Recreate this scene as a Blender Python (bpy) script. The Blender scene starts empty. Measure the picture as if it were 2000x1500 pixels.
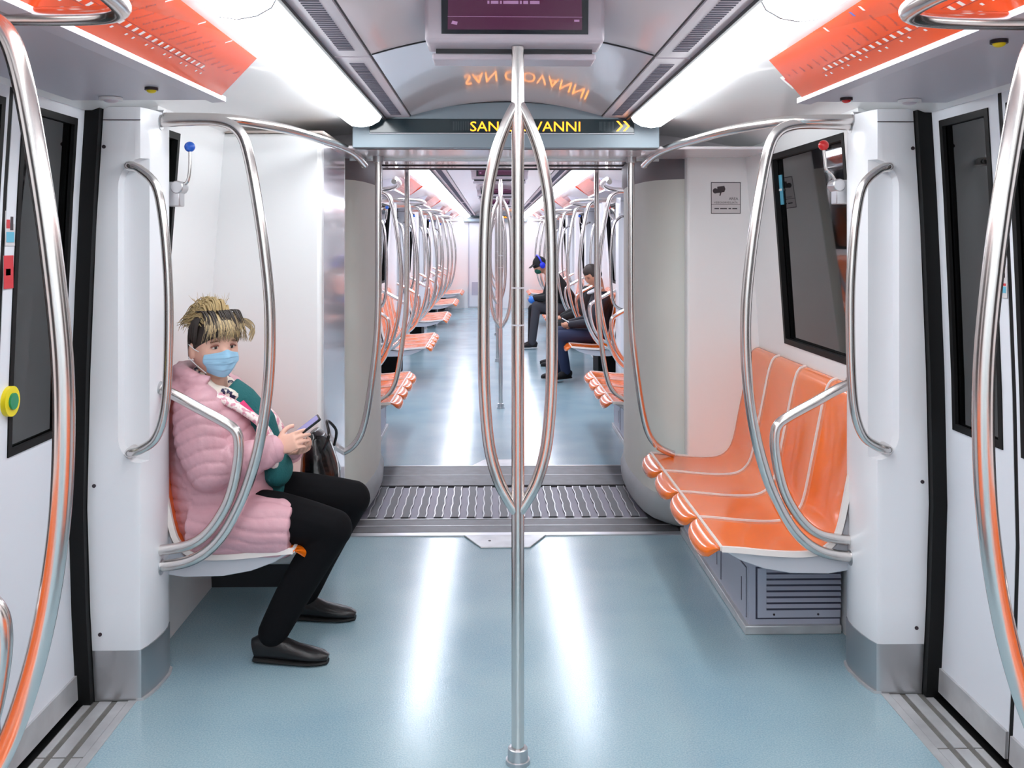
import bpy, bmesh, math, random
from mathutils import Vector, Matrix
random.seed(7)
PI=math.pi
scene=bpy.context.scene
C=scene.collection
# ---------------------------------------------------------------- camera, world, exposure
cam_d=bpy.data.cameras.new('camera'); cam=bpy.data.objects.new('camera',cam_d); C.objects.link(cam)
cam_d.sensor_width=36; cam_d.lens=36*1900/2000; cam_d.shift_x=0; cam_d.shift_y=-280/2000
cam_d.clip_start=.02; cam_d.clip_end=100
cam.location=(-.065,0,1.55); cam.rotation_euler=(PI/2,0,-math.atan(38/1900))
scene.camera=cam
w=bpy.data.worlds.new('world'); scene.world=w; w.use_nodes=True
w.node_tree.nodes['Background'].inputs[0].default_value=(.02,.02,.025,1)
w.node_tree.nodes['Background'].inputs[1].default_value=.5
vs=scene.view_settings
vs.view_transform='Standard'; vs.look='None'; vs.gamma=1; vs.use_curve_mapping=False; vs.exposure=0.16
LIGHT=12.0          # radiance of the light strips' diffusers
# ---------------------------------------------------------------- materials
def lin(c): return tuple((x/255/12.92 if x<=10 else ((x/255+.055)/1.055)**2.4) for x in c)+(1,)
def mat(name,c,rough=.5,metal=0,emit=None,es=0,coat=0,spec=.5,bump=None,noise=None,aniso=0):
    m=bpy.data.materials.new(name); m.use_nodes=True; nt=m.node_tree; b=nt.nodes['Principled BSDF']
    b.inputs['Base Color'].default_value=lin(c); b.inputs['Roughness'].default_value=rough
    b.inputs['Metallic'].default_value=metal; b.inputs['Specular IOR Level'].default_value=spec
    if coat: b.inputs['Coat Weight'].default_value=coat; b.inputs['Coat Roughness'].default_value=.06
    if emit: b.inputs['Emission Color'].default_value=lin(emit); b.inputs['Emission Strength'].default_value=es
    tc=nt.nodes.new('ShaderNodeTexCoord')
    if noise:   # (scale, second colour, low, high)
        n=nt.nodes.new('ShaderNodeTexNoise'); n.inputs['Scale'].default_value=noise[0]; n.inputs['Detail'].default_value=3
        r=nt.nodes.new('ShaderNodeValToRGB'); r.color_ramp.elements[0].position=noise[2]; r.color_ramp.elements[1].position=noise[3]
        r.color_ramp.elements[0].color=lin(c); r.color_ramp.elements[1].color=lin(noise[1])
        nt.links.new(tc.outputs['Object'],n.inputs['Vector']); nt.links.new(n.outputs['Fac'],r.inputs['Fac']); nt.links.new(r.outputs['Color'],b.inputs['Base Color'])
    if bump:    # (scale, strength)
        n=nt.nodes.new('ShaderNodeTexNoise'); n.inputs['Scale'].default_value=bump[0]
        bp=nt.nodes.new('ShaderNodeBump'); bp.inputs['Strength'].default_value=bump[1]; bp.inputs['Distance'].default_value=.01
        nt.links.new(tc.outputs['Object'],n.inputs['Vector']); nt.links.new(n.outputs['Fac'],bp.inputs['Height']); nt.links.new(bp.outputs['Normal'],b.inputs['Normal'])
    return m
WHITE=mat('white_panel',(240,241,242),.28,coat=.25)
PILLARW=mat('pillar_white',(236,237,241),.35,coat=.15)
CEIL=mat('ceiling_gloss',(238,232,237),.2,coat=.7)
DOORW=mat('door_white',(226,229,236),.38)
HEADM=mat('header_grey',(206,205,216),.38)
STEEL=mat('brushed_steel',(222,217,214),.22,1)
STEEL2=mat('satin_steel',(200,200,203),.34,1)
ALU=mat('aluminium',(205,206,208),.35,.4,noise=(9,(182,182,185),.35,.75))
ALUD=mat('grey_tread',(118,116,112),.6,.1,noise=(25,(100,98,94),.3,.7))
BLACK=mat('black_rubber',(7,7,8),.55,spec=.25)
DARK=mat('dark_grey',(46,46,50),.5)
SCREW=mat('screw_dark',(70,60,66),.4,.6)
LOCK=mat('locker_grey',(182,184,200),.4)
LOCKD=mat('locker_slot',(60,60,78),.6)
BELLOW=mat('bellows_cream',(226,227,220),.6,noise=(2.2,(218,219,212),.3,.7))
BELLB=mat('bellows_base',(176,182,186),.5,noise=(3,(150,155,158),.4,.8))
BELLT=mat('bellows_cap',(120,114,120),.5)
BAND=mat('sign_band_blue_grey',(136,150,160),.4)
GANG=mat('gangway_dark',(92,92,96),.45,.35,noise=(14,(78,76,78),.3,.7))
SHELLG=mat('shell_grey',(205,205,212),.4)
PIPE=mat('seat_piping_white',(232,226,222),.35)
def seat_mat():
    m=mat('seat_orange',(246,116,18),.22,coat=.5)
    return m
ORANGE=seat_mat()
def floor_mat():
    m=mat('blue_vinyl_floor',(120,152,172),.2,spec=.55)
    nt=m.node_tree; b=nt.nodes['Principled BSDF']; tc=nt.nodes.new('ShaderNodeTexCoord')
    n=nt.nodes.new('ShaderNodeTexNoise'); n.inputs['Scale'].default_value=190; n.inputs['Detail'].default_value=2
    n2=nt.nodes.new('ShaderNodeTexNoise'); n2.inputs['Scale'].default_value=2.3; n2.inputs['Detail'].default_value=4
    r=nt.nodes.new('ShaderNodeValToRGB'); r.color_ramp.elements[0].position=.36; r.color_ramp.elements[1].position=.66
    r.color_ramp.elements[0].color=lin((134,166,180)); r.color_ramp.elements[1].color=lin((176,198,204))
    r2=nt.nodes.new('ShaderNodeValToRGB'); r2.color_ramp.elements[0].position=.3; r2.color_ramp.elements[1].position=.7
    r2.color_ramp.elements[0].color=lin((136,168,184)); r2.color_ramp.elements[1].color=lin((162,188,194))
    mx=nt.nodes.new('ShaderNodeMix'); mx.data_type='RGBA'; mx.inputs[0].default_value=.5
    L=nt.links.new
    L(tc.outputs['Object'],n.inputs['Vector']); L(tc.outputs['Object'],n2.inputs['Vector'])
    L(n.outputs['Fac'],r.inputs['Fac']); L(n2.outputs['Fac'],r2.inputs['Fac']); L(r.outputs['Color'],mx.inputs[6]); L(r2.outputs['Color'],mx.inputs[7]); L(mx.outputs[2],b.inputs['Base Color'])
    mr=nt.nodes.new('ShaderNodeMapRange'); mr.inputs[1].default_value=.3; mr.inputs[2].default_value=.7; mr.inputs[3].default_value=.15; mr.inputs[4].default_value=.20
    L(n2.outputs['Fac'],mr.inputs[0]); L(mr.outputs[0],b.inputs['Roughness'])
    bp=nt.nodes.new('ShaderNodeBump'); bp.inputs['Strength'].default_value=.12; bp.inputs['Distance'].default_value=.002
    L(n.outputs['Fac'],bp.inputs['Height']); L(bp.outputs['Normal'],b.inputs['Normal'])
    return m
FLOOR=floor_mat()
def glass_mat():
    m=bpy.data.materials.new('dark_tinted_glass'); m.use_nodes=True; nt=m.node_tree; nt.nodes.clear()
    o=nt.nodes.new('ShaderNodeOutputMaterial'); t=nt.nodes.new('ShaderNodeBsdfTransparent'); g=nt.nodes.new('ShaderNodeBsdfGlossy'); f=nt.nodes.new('ShaderNodeFresnel'); mx=nt.nodes.new('ShaderNodeMixShader')
    t.inputs[0].default_value=(.35,.37,.38,1); g.inputs['Roughness'].default_value=.03; f.inputs['IOR'].default_value=1.85
    L=nt.links.new; L(f.outputs[0],mx.inputs[0]); L(t.outputs[0],mx.inputs[1]); L(g.outputs[0],mx.inputs[2]); L(mx.outputs[0],o.inputs[0])
    return m
GLASS=glass_mat()
TUNNEL=mat('tunnel_wall_dark',(70,72,78),.9,noise=(3,(50,52,56),.3,.7))
DIFF=mat('light_diffuser',(240,240,240),.4,emit=(247,252,255),es=LIGHT)
DIFF2=mat('light_diffuser_cool',(240,240,240),.4,emit=(236,242,255),es=LIGHT*1.2)
MAPO=mat('map_orange',(238,84,30),.22,coat=.5)
MAPW=mat('print_white',(240,236,232),.3)
MAPD=mat('print_dark_red',(120,36,40),.4)
MAPB=mat('print_blue',(96,110,190),.4)
INK=mat('print_ink',(60,52,58),.5)
STK=mat('sticker_grey',(208,204,206),.35)
RED=mat('red_gloss',(214,30,34),.2,coat=.5)
BLUE=mat('blue_gloss',(22,98,214),.2,coat=.5)
REDP=mat('print_red',(206,52,62),.4)
CYAN=mat('print_cyan',(96,178,206),.4)
YEL=mat('yellow_plastic',(236,216,20),.35)
GRN=mat('green_plastic',(20,140,96),.35)
LEDG=mat('led_glass',(30,44,50),.12)
AMBER=mat('led_amber',(255,150,20),.4,emit=(255,150,30),es=3.2)
SCRN=mat('monitor_picture',(30,8,24),.12,emit=(92,34,72),es=.55)
BEZ=mat('monitor_bezel_dark',(10,12,28),.1)
CASE=mat('monitor_casing',(204,196,206),.3)
PTXT=mat('monitor_text',(150,110,150),.4,emit=(170,130,170),es=.5)

# ---------------------------------------------------------------- helpers
def cr(pts,n=6,closed=False):
    P=[Vector(p) for p in pts]; out=[]
    N=len(P)
    for i in range(N if closed else N-1):
        if closed: p0,p1,p2,p3=P[(i-1)%N],P[i],P[(i+1)%N],P[(i+2)%N]
        else: p0=P[max(i-1,0)];p1=P[i];p2=P[i+1];p3=P[min(i+2,N-1)]
        for k in range(n):
            t=k/n
            out.append(.5*((2*p1)+(p2-p0)*t+(2*p0-5*p1+4*p2-p3)*t*t+(3*p1-p0-3*p2+p3)*t*t*t))
    if not closed: out.append(P[-1])
    return out
def interp(tab,x):
    if x<=tab[0][0]: return tab[0][1]
    for (a,b),(c,d) in zip(tab,tab[1:]):
        if x<=c: return b+(d-b)*(x-a)/(c-a)
    return tab[-1][1]
class MB:
    def __init__(s): s.v=[];s.f=[];s.m=[]
    def add(s,vs,fs,mi=0):
        o=len(s.v); s.v+=[tuple(v) for v in vs]
        for f in fs: s.f.append([i+o for i in f]); s.m.append(mi)
        return s
    def box(s,x0,x1,y0,y1,z0,z1,mi=0):
        v=[(x,y,z) for z in (z0,z1) for y in (y0,y1) for x in (x0,x1)]
        return s.add(v,[(0,2,3,1),(4,5,7,6),(0,1,5,4),(2,6,7,3),(0,4,6,2),(1,3,7,5)],mi)
    def quad(s,a,b,c,d,mi=0): return s.add([a,b,c,d],[(0,1,2,3)],mi)
    def loft(s,rings,mi=0,caps=True,closed=True):
        n=len(rings[0]); v=[p for r in rings for p in r]; f=[]
        for i in range(len(rings)-1):
            for j in range(n if closed else n-1):
                k=(j+1)%n; f.append((i*n+j,i*n+k,(i+1)*n+k,(i+1)*n+j))
        if caps and closed: f.append(tuple(range(n))[::-1]); f.append(tuple(range((len(rings)-1)*n,len(rings)*n)))
        return s.add(v,f,mi)
    def prism(s,poly,axis,a,b,mi=0):
        def P(p,t):
            if axis=='y': return (p[0],t,p[1])
            if axis=='z': return (p[0],p[1],t)
            return (t,p[0],p[1])
        return s.loft([[P(p,a) for p in poly],[P(p,b) for p in poly]],mi)
    def tube(s,pts,r,n=12,mi=0,ell=None,up=None,caps=True):
        """ell: list of (ra,rb) per point along (side, up) axes; up: reference"""
        P=[Vector(p) for p in pts]; R=r if isinstance(r,(list,tuple)) else [r]*len(P)
        rings=[]; prev=None
        for i,p in enumerate(P):
            t=(P[min(i+1,len(P)-1)]-P[max(i-1,0)])
            if t.length<1e-9: t=Vector((0,0,1))
            t.normalize()
            if up is not None:
                u=Vector(up); u=u-t*u.dot(t)
                if u.length<1e-4: u=t.orthogonal()
            elif prev is None: u=t.orthogonal()
            else:
                u=prev-t*prev.dot(t)
                if u.length<1e-5: u=t.orthogonal()
            u.normalize(); prev=u; w_=t.cross(u)
            ra,rb=(ell[i] if ell else (R[i],R[i]))
            rings.append([p+w_*(math.cos(2*PI*k/n)*ra)+u*(math.sin(2*PI*k/n)*rb) for k in range(n)])
        return s.loft(rings,mi,caps)
    def ell(s,c,r,rot=None,nu=20,nv=12,mi=0):
        c=Vector(c); rings=[]
        vs=[];fs=[]
        for i in range(1,nv):
            a=PI*i/nv
            for j in range(nu):
                b=2*PI*j/nu
                p=Vector((math.sin(a)*math.cos(b)*r[0],math.sin(a)*math.sin(b)*r[1],math.cos(a)*r[2]))
                if rot: p=rot@p
                vs.append(c+p)
        t=Vector((0,0,r[2])); 
        if rot: t=rot@t
        vs+= [c+t,c-t]; T=len(vs)-2; B=T+1
        for i in range(nv-2):
            for j in range(nu):
                k=(j+1)%nu; fs.append((i*nu+j,(i+1)*nu+j,(i+1)*nu+k,i*nu+k))
        for j in range(nu):
            k=(j+1)%nu; fs.append((T,j,k)); fs.append((B,(nv-2)*nu+k,(nv-2)*nu+j))
        return s.add(vs,fs,mi)
    def mesh(s,name,org=(0,0,0)):
        me=bpy.data.meshes.new(name); o=Vector(org)
        me.from_pydata([tuple(Vector(v)-o) for v in s.v],[],s.f); me.update()
        bm=bmesh.new(); bm.from_mesh(me); bmesh.ops.recalc_face_normals(bm,faces=bm.faces); bm.to_mesh(me); bm.free()
        me.polygons.foreach_set('material_index',s.m)
        return me
    def build(s,name,mats,parent=None,org=(0,0,0),smooth=True,bevel=0,remesh=0,sm=0):
        me=s.mesh(name,org)
        if remesh: me=do_remesh(me,remesh,sm)
        if not isinstance(mats,(list,tuple)): mats=[mats]
        mi=[p.material_index for p in me.polygons] if remesh else s.m
        me.materials.clear()
        for m in mats: me.materials.append(m)
        if not remesh: me.polygons.foreach_set('material_index',mi)
        if smooth:
            me.polygons.foreach_set('use_smooth',[True]*len(me.polygons))
            if not remesh: me.set_sharp_from_angle(angle=math.radians(38))
        o=bpy.data.objects.new(name,me); C.objects.link(o)
        if parent is not None: o.parent=parent
        else: o.location=org
        if bevel:
            b=o.modifiers.new('bevel','BEVEL'); b.width=bevel; b.segments=2; b.limit_method='ANGLE'; b.angle_limit=math.radians(50)
        return o
def do_remesh(me,vox,sm):
    t=bpy.data.objects.new('tmp',me); C.objects.link(t)
    r=t.modifiers.new('r','REMESH'); r.mode='VOXEL'; r.voxel_size=vox; r.use_smooth_shade=True
    if sm: q=t.modifiers.new('s','SMOOTH'); q.iterations=sm; q.factor=.5
    dg=bpy.context.evaluated_depsgraph_get(); m2=bpy.data.meshes.new_from_object(t.evaluated_get(dg))
    bpy.data.objects.remove(t); return m2
def tag(o,label=None,cat=None,group=None,kind=None):
    if label: o['label']=label
    if cat: o['category']=cat
    if group: o['group']=group
    if kind: o['kind']=kind
    return o
def empty(name,loc,label=None,cat=None,group=None,kind=None,rz=0):
    o=bpy.data.objects.new(name,None); C.objects.link(o); o.location=loc; o.rotation_euler=(0,0,rz); o.empty_display_size=.05
    return tag(o,label,cat,group,kind)
def copy_tree(o,parent=None):
    c=o.copy(); C.objects.link(c)
    if parent is not None: c.parent=parent
    for ch in [x for x in bpy.data.objects if x.parent==o]: copy_tree(ch,c)
    return c
USED={}
def place(key,loc,rz,label,cat,group=None):
    """first use moves the built thing itself, later ones copy it"""
    src,used=USED[key]
    if used: o=copy_tree(src)
    else: o=src; USED[key][1]=True
    o.location=loc; o.rotation_euler=(0,0,rz)
    for k in ('label','category','group'):
        if k in o: del o[k]
    return tag(o,label,cat,group)
_fc={}
def text_polys(txt,size,shear=0):
    """flat glyph outlines of the built-in font as a mesh centred at x: returns verts (x,y), faces, width"""
    k=(txt,size)
    if k in _fc: return _fc[k]
    cu=bpy.data.curves.new('t','FONT'); cu.body=txt; cu.size=size; cu.resolution_u=2
    o=bpy.data.objects.new('t',cu); C.objects.link(o)
    dg=bpy.context.evaluated_depsgraph_get(); me=bpy.data.meshes.new_from_object(o.evaluated_get(dg))
    V=[(v.co.x,v.co.y) for v in me.vertices]; F=[tuple(p.vertices) for p in me.polygons]
    bpy.data.objects.remove(o); bpy.data.meshes.remove(me)
    w_=max([v[0] for v in V] or [0]); _fc[k]=(V,F,w_); return _fc[k]
def put_text(mb,txt,size,o,ux,uy,mi=0,center=False):
    V,F,w_=text_polys(txt,size); o=Vector(o); ux=Vector(ux); uy=Vector(uy); d=w_/2 if center else 0
    mb.add([o+ux*(x-d)+uy*y for x,y in V],F,mi)
def planar(pts,y=0): return [(a,y,b) for a,b in pts]
SIDE={1:'right',-1:'left'}
# ---------------------------------------------------------------- the car body
WX=[(0,1.405),(.3,1.42),(.65,1.43),(1.1,1.42),(1.6,1.40),(2.0,1.375),(2.2,1.36)]     # door side profile
BX=[(0,1.32),(.6,1.345),(1.0,1.335),(1.5,1.30),(2.0,1.262),(2.1,1.255)]               # seat bay wall profile
def wx(z): return interp(WX,z)
def bx_(z): return interp(BX,z)
CAR1=(-3.6,5.10); CAR2=(6.66,22.4)
PITCH=3.5; BANKS2=[6.68+PITCH*i for i in range(5)]; BL=1.60
# seat bays: (y0,y1)
BAYS1=[(.12,1.72),(3.50,5.10)]
BAYS2=[(b,b+BL) for b in BANKS2[:-1]]+[(20.68,22.28)]
DOORS1=[(2.05,3.30,2.83)]
DOORS2=[(BAYS2[i][1]+.22,BAYS2[i+1][0]-.22,None) for i in range(4)]
# floor
f=MB()
for y0,y1 in (CAR1,CAR2): f.box(-1.262,1.262,y0,y1,-.05,0)
for y0,y1 in BAYS1+BAYS2:
    for s in (-1,1): f.box(s*1.262,s*1.40,y0+.03,y1-.0,-.05,0)
fo=f.build('floor',FLOOR,smooth=False); tag(fo,kind='structure')
f=MB()
for y0,y1 in (CAR1,CAR2):
    for s in (-1,1): f.box(s*1.262,s*1.6,y0,y1,-.06,-.012)
tag(f.build('floor_edge',ALUD,smooth=False),kind='structure')
# bay walls with windows
WIN={}  # (side, bay) -> (y0,y1)
def wall_side(s):
    m=MB(); k=0
    zs=[0,.3,.6,1.0,1.06,1.5,1.96,2.0,2.12]
    def strip(y0,y1,z0,z1):
        z=[z0]+[q for q in zs if z0<q<z1]+[z1]
        rings=[]
        for q in z:
            a=s*bx_(q); b=s*(bx_(q)+.07); rings.append([(a,y0,q),(a,y1,q),(b,y1,q),(b,y0,q)])
        m.loft(rings)
    for i,(y0,y1) in enumerate(BAYS1+BAYS2):
        if i==1 and s<0: wy0,wy1=3.60,3.76
        elif i==1: wy0,wy1=3.66,4.62
        else: wy0,wy1=y0+.30,y1-.30
        WIN[(s,i)]=(wy0,wy1)
        strip(y0-.0,y1+.0,0,1.06); strip(y0,y1,1.96,2.12); strip(y0,wy0,1.06,1.96); strip(wy1,y1,1.06,1.96)
    m.box(s*1.33,s*1.5,CAR1[0],-.0,0,2.1)
    return tag(m.build('wall_'+SIDE[s],WHITE,smooth=True),kind='structure')
wall_side(-1); wall_side(1)
def window(n,s,y0,y1):
    r=empty('window_%d'%n,(s*1.35,(y0+y1)/2,1.06),kind='structure')
    zz=[1.06,1.3,1.5,1.75,1.96]
    g=MB()
    def strip(mb,ya,yb,za,zb,dx0,dx1):
        z=[za]+[q for q in zz if za<q<zb]+[zb]
        mb.loft([[(s*(bx_(q)+dx0),ya,q),(s*(bx_(q)+dx0),yb,q),(s*(bx_(q)+dx1),yb,q),(s*(bx_(q)+dx1),ya,q)] for q in z])
    strip(g,y0+.001,y1-.001,1.062,1.958,.022,.03)
    g.build('glass_pane',GLASS,r,r.location)
    fr=MB(); t=.026
    strip(fr,y0,y0+t,1.06,1.96,-.003,.02); strip(fr,y1-t,y1,1.06,1.96,-.003,.02); strip(fr,y0+t,y1-t,1.06,1.06+t,-.003,.02); strip(fr,y0+t,y1-t,1.96-t,1.96,-.003,.02)
    fr.build('rubber_seal',BLACK,r,r.location)
n=0
for (s,i),(a,b) in WIN.items():
    if i==0: continue
    n+=1; window(n,s,a,b)
# white shelf under the right window, and end partitions at the gangway
def partition(n,y0,y1,x0,s,z1=2.04):
    m=MB(); m.prism([(s*x0,y0),(s*1.345,y0),(s*1.345,y1),(s*x0,y1)],'z',0,z1); return tag(m.build('trim_%d'%n,WHITE,bevel=.012),kind='structure')
partition(1,5.08,5.16,.955,1); partition(2,6.58,6.66,.93,1); partition(3,6.58,6.66,.93,-1)
m=MB(); m.box(-1.5,1.5,CAR1[0]-.1,CAR1[0],0,2.3); tag(m.build('wall_near',WHITE),kind='structure')  # unseen closing wall behind the camera, added to bounce light
# tunnel wall outside
m=MB()
for s in (-1,1): m.box(s*2.3,s*2.4,-3,23,-.5,3)
tag(m.build('tunnel_wall',TUNNEL,smooth=False),kind='structure')
# ceiling: centre arch, cove
def ceiling():
    m=MB()
    def arch(h): return [(x*.445/12,2.135+h*max(0,(1-abs(x/12)**(2 if h<.1 else 4)))) for x in range(-12,13)]
    def ring(h,y): p=arch(h); return [(x,y,z) for x,z in p+[(x,z+.05) for x,z in p[::-1]]]
    m.loft([ring(.20,CAR1[0]),ring(.20,2.72),ring(.068,3.06)])
    for (y0,y1) in ((3.06,4.56),(6.9,CAR2[1])):
        arc=[(x*.445/8,2.135+.068*(1-(x/8)**2)) for x in range(-8,9)]
        up=[(x,z+.05) for x,z in arc[::-1]]
        m.prism(arc+up,'y',y0,y1)
        for s in (-1,1):
            if y0==3.06: y0=CAR1[0]
            cv=[(s*.757,2.115),(s*.9,2.098),(s*1.05,2.075),(s*1.2,2.05),(s*1.30,2.02),(s*1.40,1.985),(s*1.62,1.98),(s*1.62,2.2),(s*.757,2.2)]
            m.prism(cv,'y',y0,5.12 if y0<0 else y1,1)
            m.box(s*.56,s*.77,y0,y1,2.135,2.2,1)
    return tag(m.build('ceiling',[CEIL,WHITE]),kind='structure')
ceiling()
tmb=MB()
for (y0,y1) in ((CAR1[0],4.55),(6.9,CAR2[1])):
    for s in (-1,1):
        tmb.box(s*.746,s*.757,y0,y1,2.112,2.125); tmb.box(s*.562,s*.572,y0,y1,2.115,2.13); tmb.box(s*.445,s*.449,y0,y1,2.132,2.136)
for yy in (3.06,): tmb.prism([(x*.443/6,2.132+.068*(1-(x/6)**2)) for x in range(-6,7)]+[(x*.443/6,2.14+.068*(1-(x/6)**2)) for x in range(6,-7,-1)],'y',yy-.003,yy+.003)
tag(tmb.build('trim_4',DARK,smooth=False),kind='structure')
# ceiling lights
def light(s,y0,y1,m_,label,group):
    r=empty('ceiling_light',(s*.66,(y0+y1)/2,2.12),label,'light',group)
    d=MB(); sec=[(.574,2.118),(.585,2.098),(.62,2.078),(.665,2.070),(.71,2.076),(.738,2.096),(.744,2.112),(.744,2.13),(.574,2.13)]
    d.prism([(s*x,z) for x,z in sec],'y',y0+.006,y1-.006); d.build('diffuser',m_,r,r.location)
    for y in (y0,y1-.006): e=MB(); e.prism([(s*x,z) for x,z in sec],'y',y,y+.006); e.build('end_cap',SHELLG,r,r.location)
ys1=[-3.6,-.9,.8,2.3,3.35,4.48]
nm=['behind the camera','behind the camera','above the near doors','beside the monitor','running up to the gangway sign']
for s in (-1,1):
    for i,(a,b) in enumerate(zip(ys1,ys1[1:])):
        light(s,a,b,DIFF,'white glowing ceiling light strip on the %s, %s'%(SIDE[s],['behind the viewer','overhead at the viewer','over the nearest doorway','level with the ceiling monitor','last one before the gangway sign'][i]),'light strips in the near car')
for s in (-1,1):
    for i in range(5):
        a=6.95+i*3.08; light(s,a,a+3.06,DIFF2,'white light strip in the far car, %s side, %s'%(SIDE[s],['first past the gangway','second past the gangway','third past the gangway','fourth past the gangway','last before the end wall'][i]),'light strips in the far car')
# ceiling vents
def vent(s,y0,y1,label,group):
    r=empty('ceiling_vent',(s*.507,(y0+y1)/2,2.13),label,'air vent',group)
    p=MB(); p.box(s*.450,s*.562,y0,y1,2.126,2.134); p.build('vent_panel',CASE,r,r.location,smooth=False)
    sl=MB(); y=y0+.1
    while y<y1-.1:
        sl.box(s*.482,s*.530,y,y+.010,2.1245,2.1265); y+=.024
    o=sl.build('slots',LOCKD,r,r.location,smooth=False)
for s in (-1,1):
    for i,(a,b) in enumerate(((.2,3.05),(3.07,4.55))): vent(s,a,b,'slotted grey air vent strip between light and ceiling, %s side, %s'%(SIDE[s],['beside the monitor','nearest the gangway sign'][i]),'ceiling air vents')
    for i in range(2): vent(s,6.95+i*7.7,6.95+(i+1)*7.7-.02,'slotted air vent strip in the far car ceiling, %s side, %s half'%(SIDE[s],['nearer','farther'][i]),'ceiling air vents')

# ---------------------------------------------------------------- door headers with route maps
STN=['Battistini','Cornelia','Baldo degli Ubaldi','Valle Aurelia','Cipro','Ottaviano','Lepanto','Flaminio','Spagna','Barberini','Repubblica','Termini','Vittorio Emanuele','Manzoni','San Giovanni','Re di Roma','Ponte Lungo','Furio Camillo','Colli Albani','Arco di Travertino','Porta Furba','Numidio Quadrato','Lucio Sestio','Giulio Agricola','Subaugusta','Cinecitta','Anagnina']
def header(s,y0,y1,full,where):
    r=empty('door_header',(s*1.2,(y0+y1)/2,1.99),'grey overhead door casing on the %s, %s'%(SIDE[s],where),'door casing','door casings')
    # plan: lower lip toes in slightly towards the far end
    xa,xb=(.985,.918) if full else (.93,.93)
    lo0=(s*xa,y0+.0,1.995); lo1=(s*xb,y1,1.995)
    b=MB()
    b.loft([[(s*(xa+.014),y0,1.993),(s*1.50,y0,1.99),(s*1.50,y0,2.09),(s*.86,y0,2.110)],[(s*(xb+.014),y1,1.993),(s*1.50,y1,1.99),(s*1.50,y1,2.09),(s*.86,y1-.10,2.110)]])
    b.build('casing',HEADM,r,r.location,smooth=False)
    l=MB(); l.loft([[(s*(xa-.012),y0,1.988),(s*(xa+.03),y0,1.984),(s*(xa+.03),y0,1.992),(s*(xa-.012),y0,2.004)],[(s*(xb-.012),y1+.005,1.988),(s*(xb+.03),y1+.005,1.984),(s*(xb+.03),y1+.005,1.992),(s*(xb-.012),y1+.005,2.004)]])
    l.build('lip',HEADM,r,r.location)
    # map sheet: lower edge L, upper edge U, offset a little in front of the casing
    n_=Vector((-s*.45,0,-.89)).normalized()*.004
    A0=Vector((s*xa,y0+.02,1.999))+n_; A1=Vector((s*xb,y1-.03,1.999))+n_
    U0=Vector((s*.775,y0+.02,2.100))+n_; Uc=Vector((s*.775,y1-.52 if full else y1-.16,2.100))+n_; U1=Vector((s*.768,y1-.17,2.096))+n_
    mp=MB(); mp.quad(A0,A1,Uc,U0,0); mp.add([A1,U1,Uc],[(0,1,2)],0)
    ob=empty('route_map',(s*.87,(y0+y1)/2,2.04),'orange line route map strip on the %s door casing, %s'%(SIDE[s],where),'route map','route maps')
    mp.build('map_sheet',MAPO,ob,ob.location,smooth=False)
    pr=MB(); e=n_*.35
    def P(t,v):  # t 0..1 from near to far along, v 0..1 up
        return A0+(A1-A0)*t+((U0+(Vector((s*.775,y1-.03,2.1))+n_-U0)*t)-(A0+(A1-A0)*t))*v+e
    L=(A1-A0).length; al=(A1-A0).normalized(); upv=(U0-A0).normalized(); W_=(U0-A0).length
    def rect(t0,t1,v0,v1,mi): pr.quad(P(t0,v0),P(t1,v0),P(t1,v1),P(t0,v1),mi)
    N=38 if full else 12
    for k in range(N):
        t=.04+k*.90/N; w2=.012/L
        rect(t,t+w2*1.15,.345,.415,0)
        if k%3!=1: rect(t,t+w2*.8,.25,.285,0)
    rect(.03,.955,.33,.336,1); rect(.03,.955,.424,.430,1)
    if full:
        ux=-al if s>0 else al
        ang=math.radians(62)
        for k in range(27):
            if s>0: t=.93-k*.9/27
            else: t=.05+k*.9/27
            tx=ux*math.cos(ang)+upv*math.sin(ang); ty=-ux*math.sin(ang)+upv*math.cos(ang)
            vmax=.62
            # names stay inside the sheet
            nme=STN[k][:12]
            if t>.74: nme=nme[:5]
            put_text(pr,nme,.0145,P(t,.47)+e*.3,tx,ty,1)
            if k in (4,8,11,12,16,20,24): 
                q=P(t,.47)+tx*.095; c_=[q,q+tx*.02,q+tx*.02+ty*.008,q+ty*.008]
                if t<.72: pr.quad(*c_,2 if k%2 else 0)
        if s>0:
            # legend box printed at the far end
            pr.quad(P(.955,.30),P(.985,.30),P(.975,.62),P(.945,.62),0)
            pr.quad(P(.962,.34)+e,P(.972,.34)+e,P(.966,.55)+e,P(.956,.55)+e,3)
    pr.build('map_print',[MAPW,MAPD,MAPB,REDP],ob,ob.location,smooth=False)
    return r
for s in (-1,1):
    header(s,1.35,3.08,True,'over the nearest doorway')
    for i,(a,b,_) in enumerate(DOORS2): header(s,a,b,False,'%s far-car doorway'%['first','second','third','fourth'][i])
def dome(name,x,y,z,m_,label,rad=.014):
    r=empty(name,(x,y,z),label,'indicator light','indicator lights over the doors')
    a=MB(); a.tube([(x,y,z-.004),(x,y,z+.004)],rad*1.35,16); a.build('bezel',SCREW,r,r.location)
    a=MB(); a.ell((x,y,z-.004),(rad,rad,rad*.6)); a.build('lens',m_,r,r.location)
dome('indicator_light',-1.05,2.83,1.988,YEL,'small yellow indicator light under the left door casing')
dome('indicator_light',1.03,2.99,1.988,RED,'small red indicator light under the right door casing')
dome('indicator_light',1.05,2.12,1.988,YEL,'small yellow indicator light under the right door casing near the frame edge')
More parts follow.
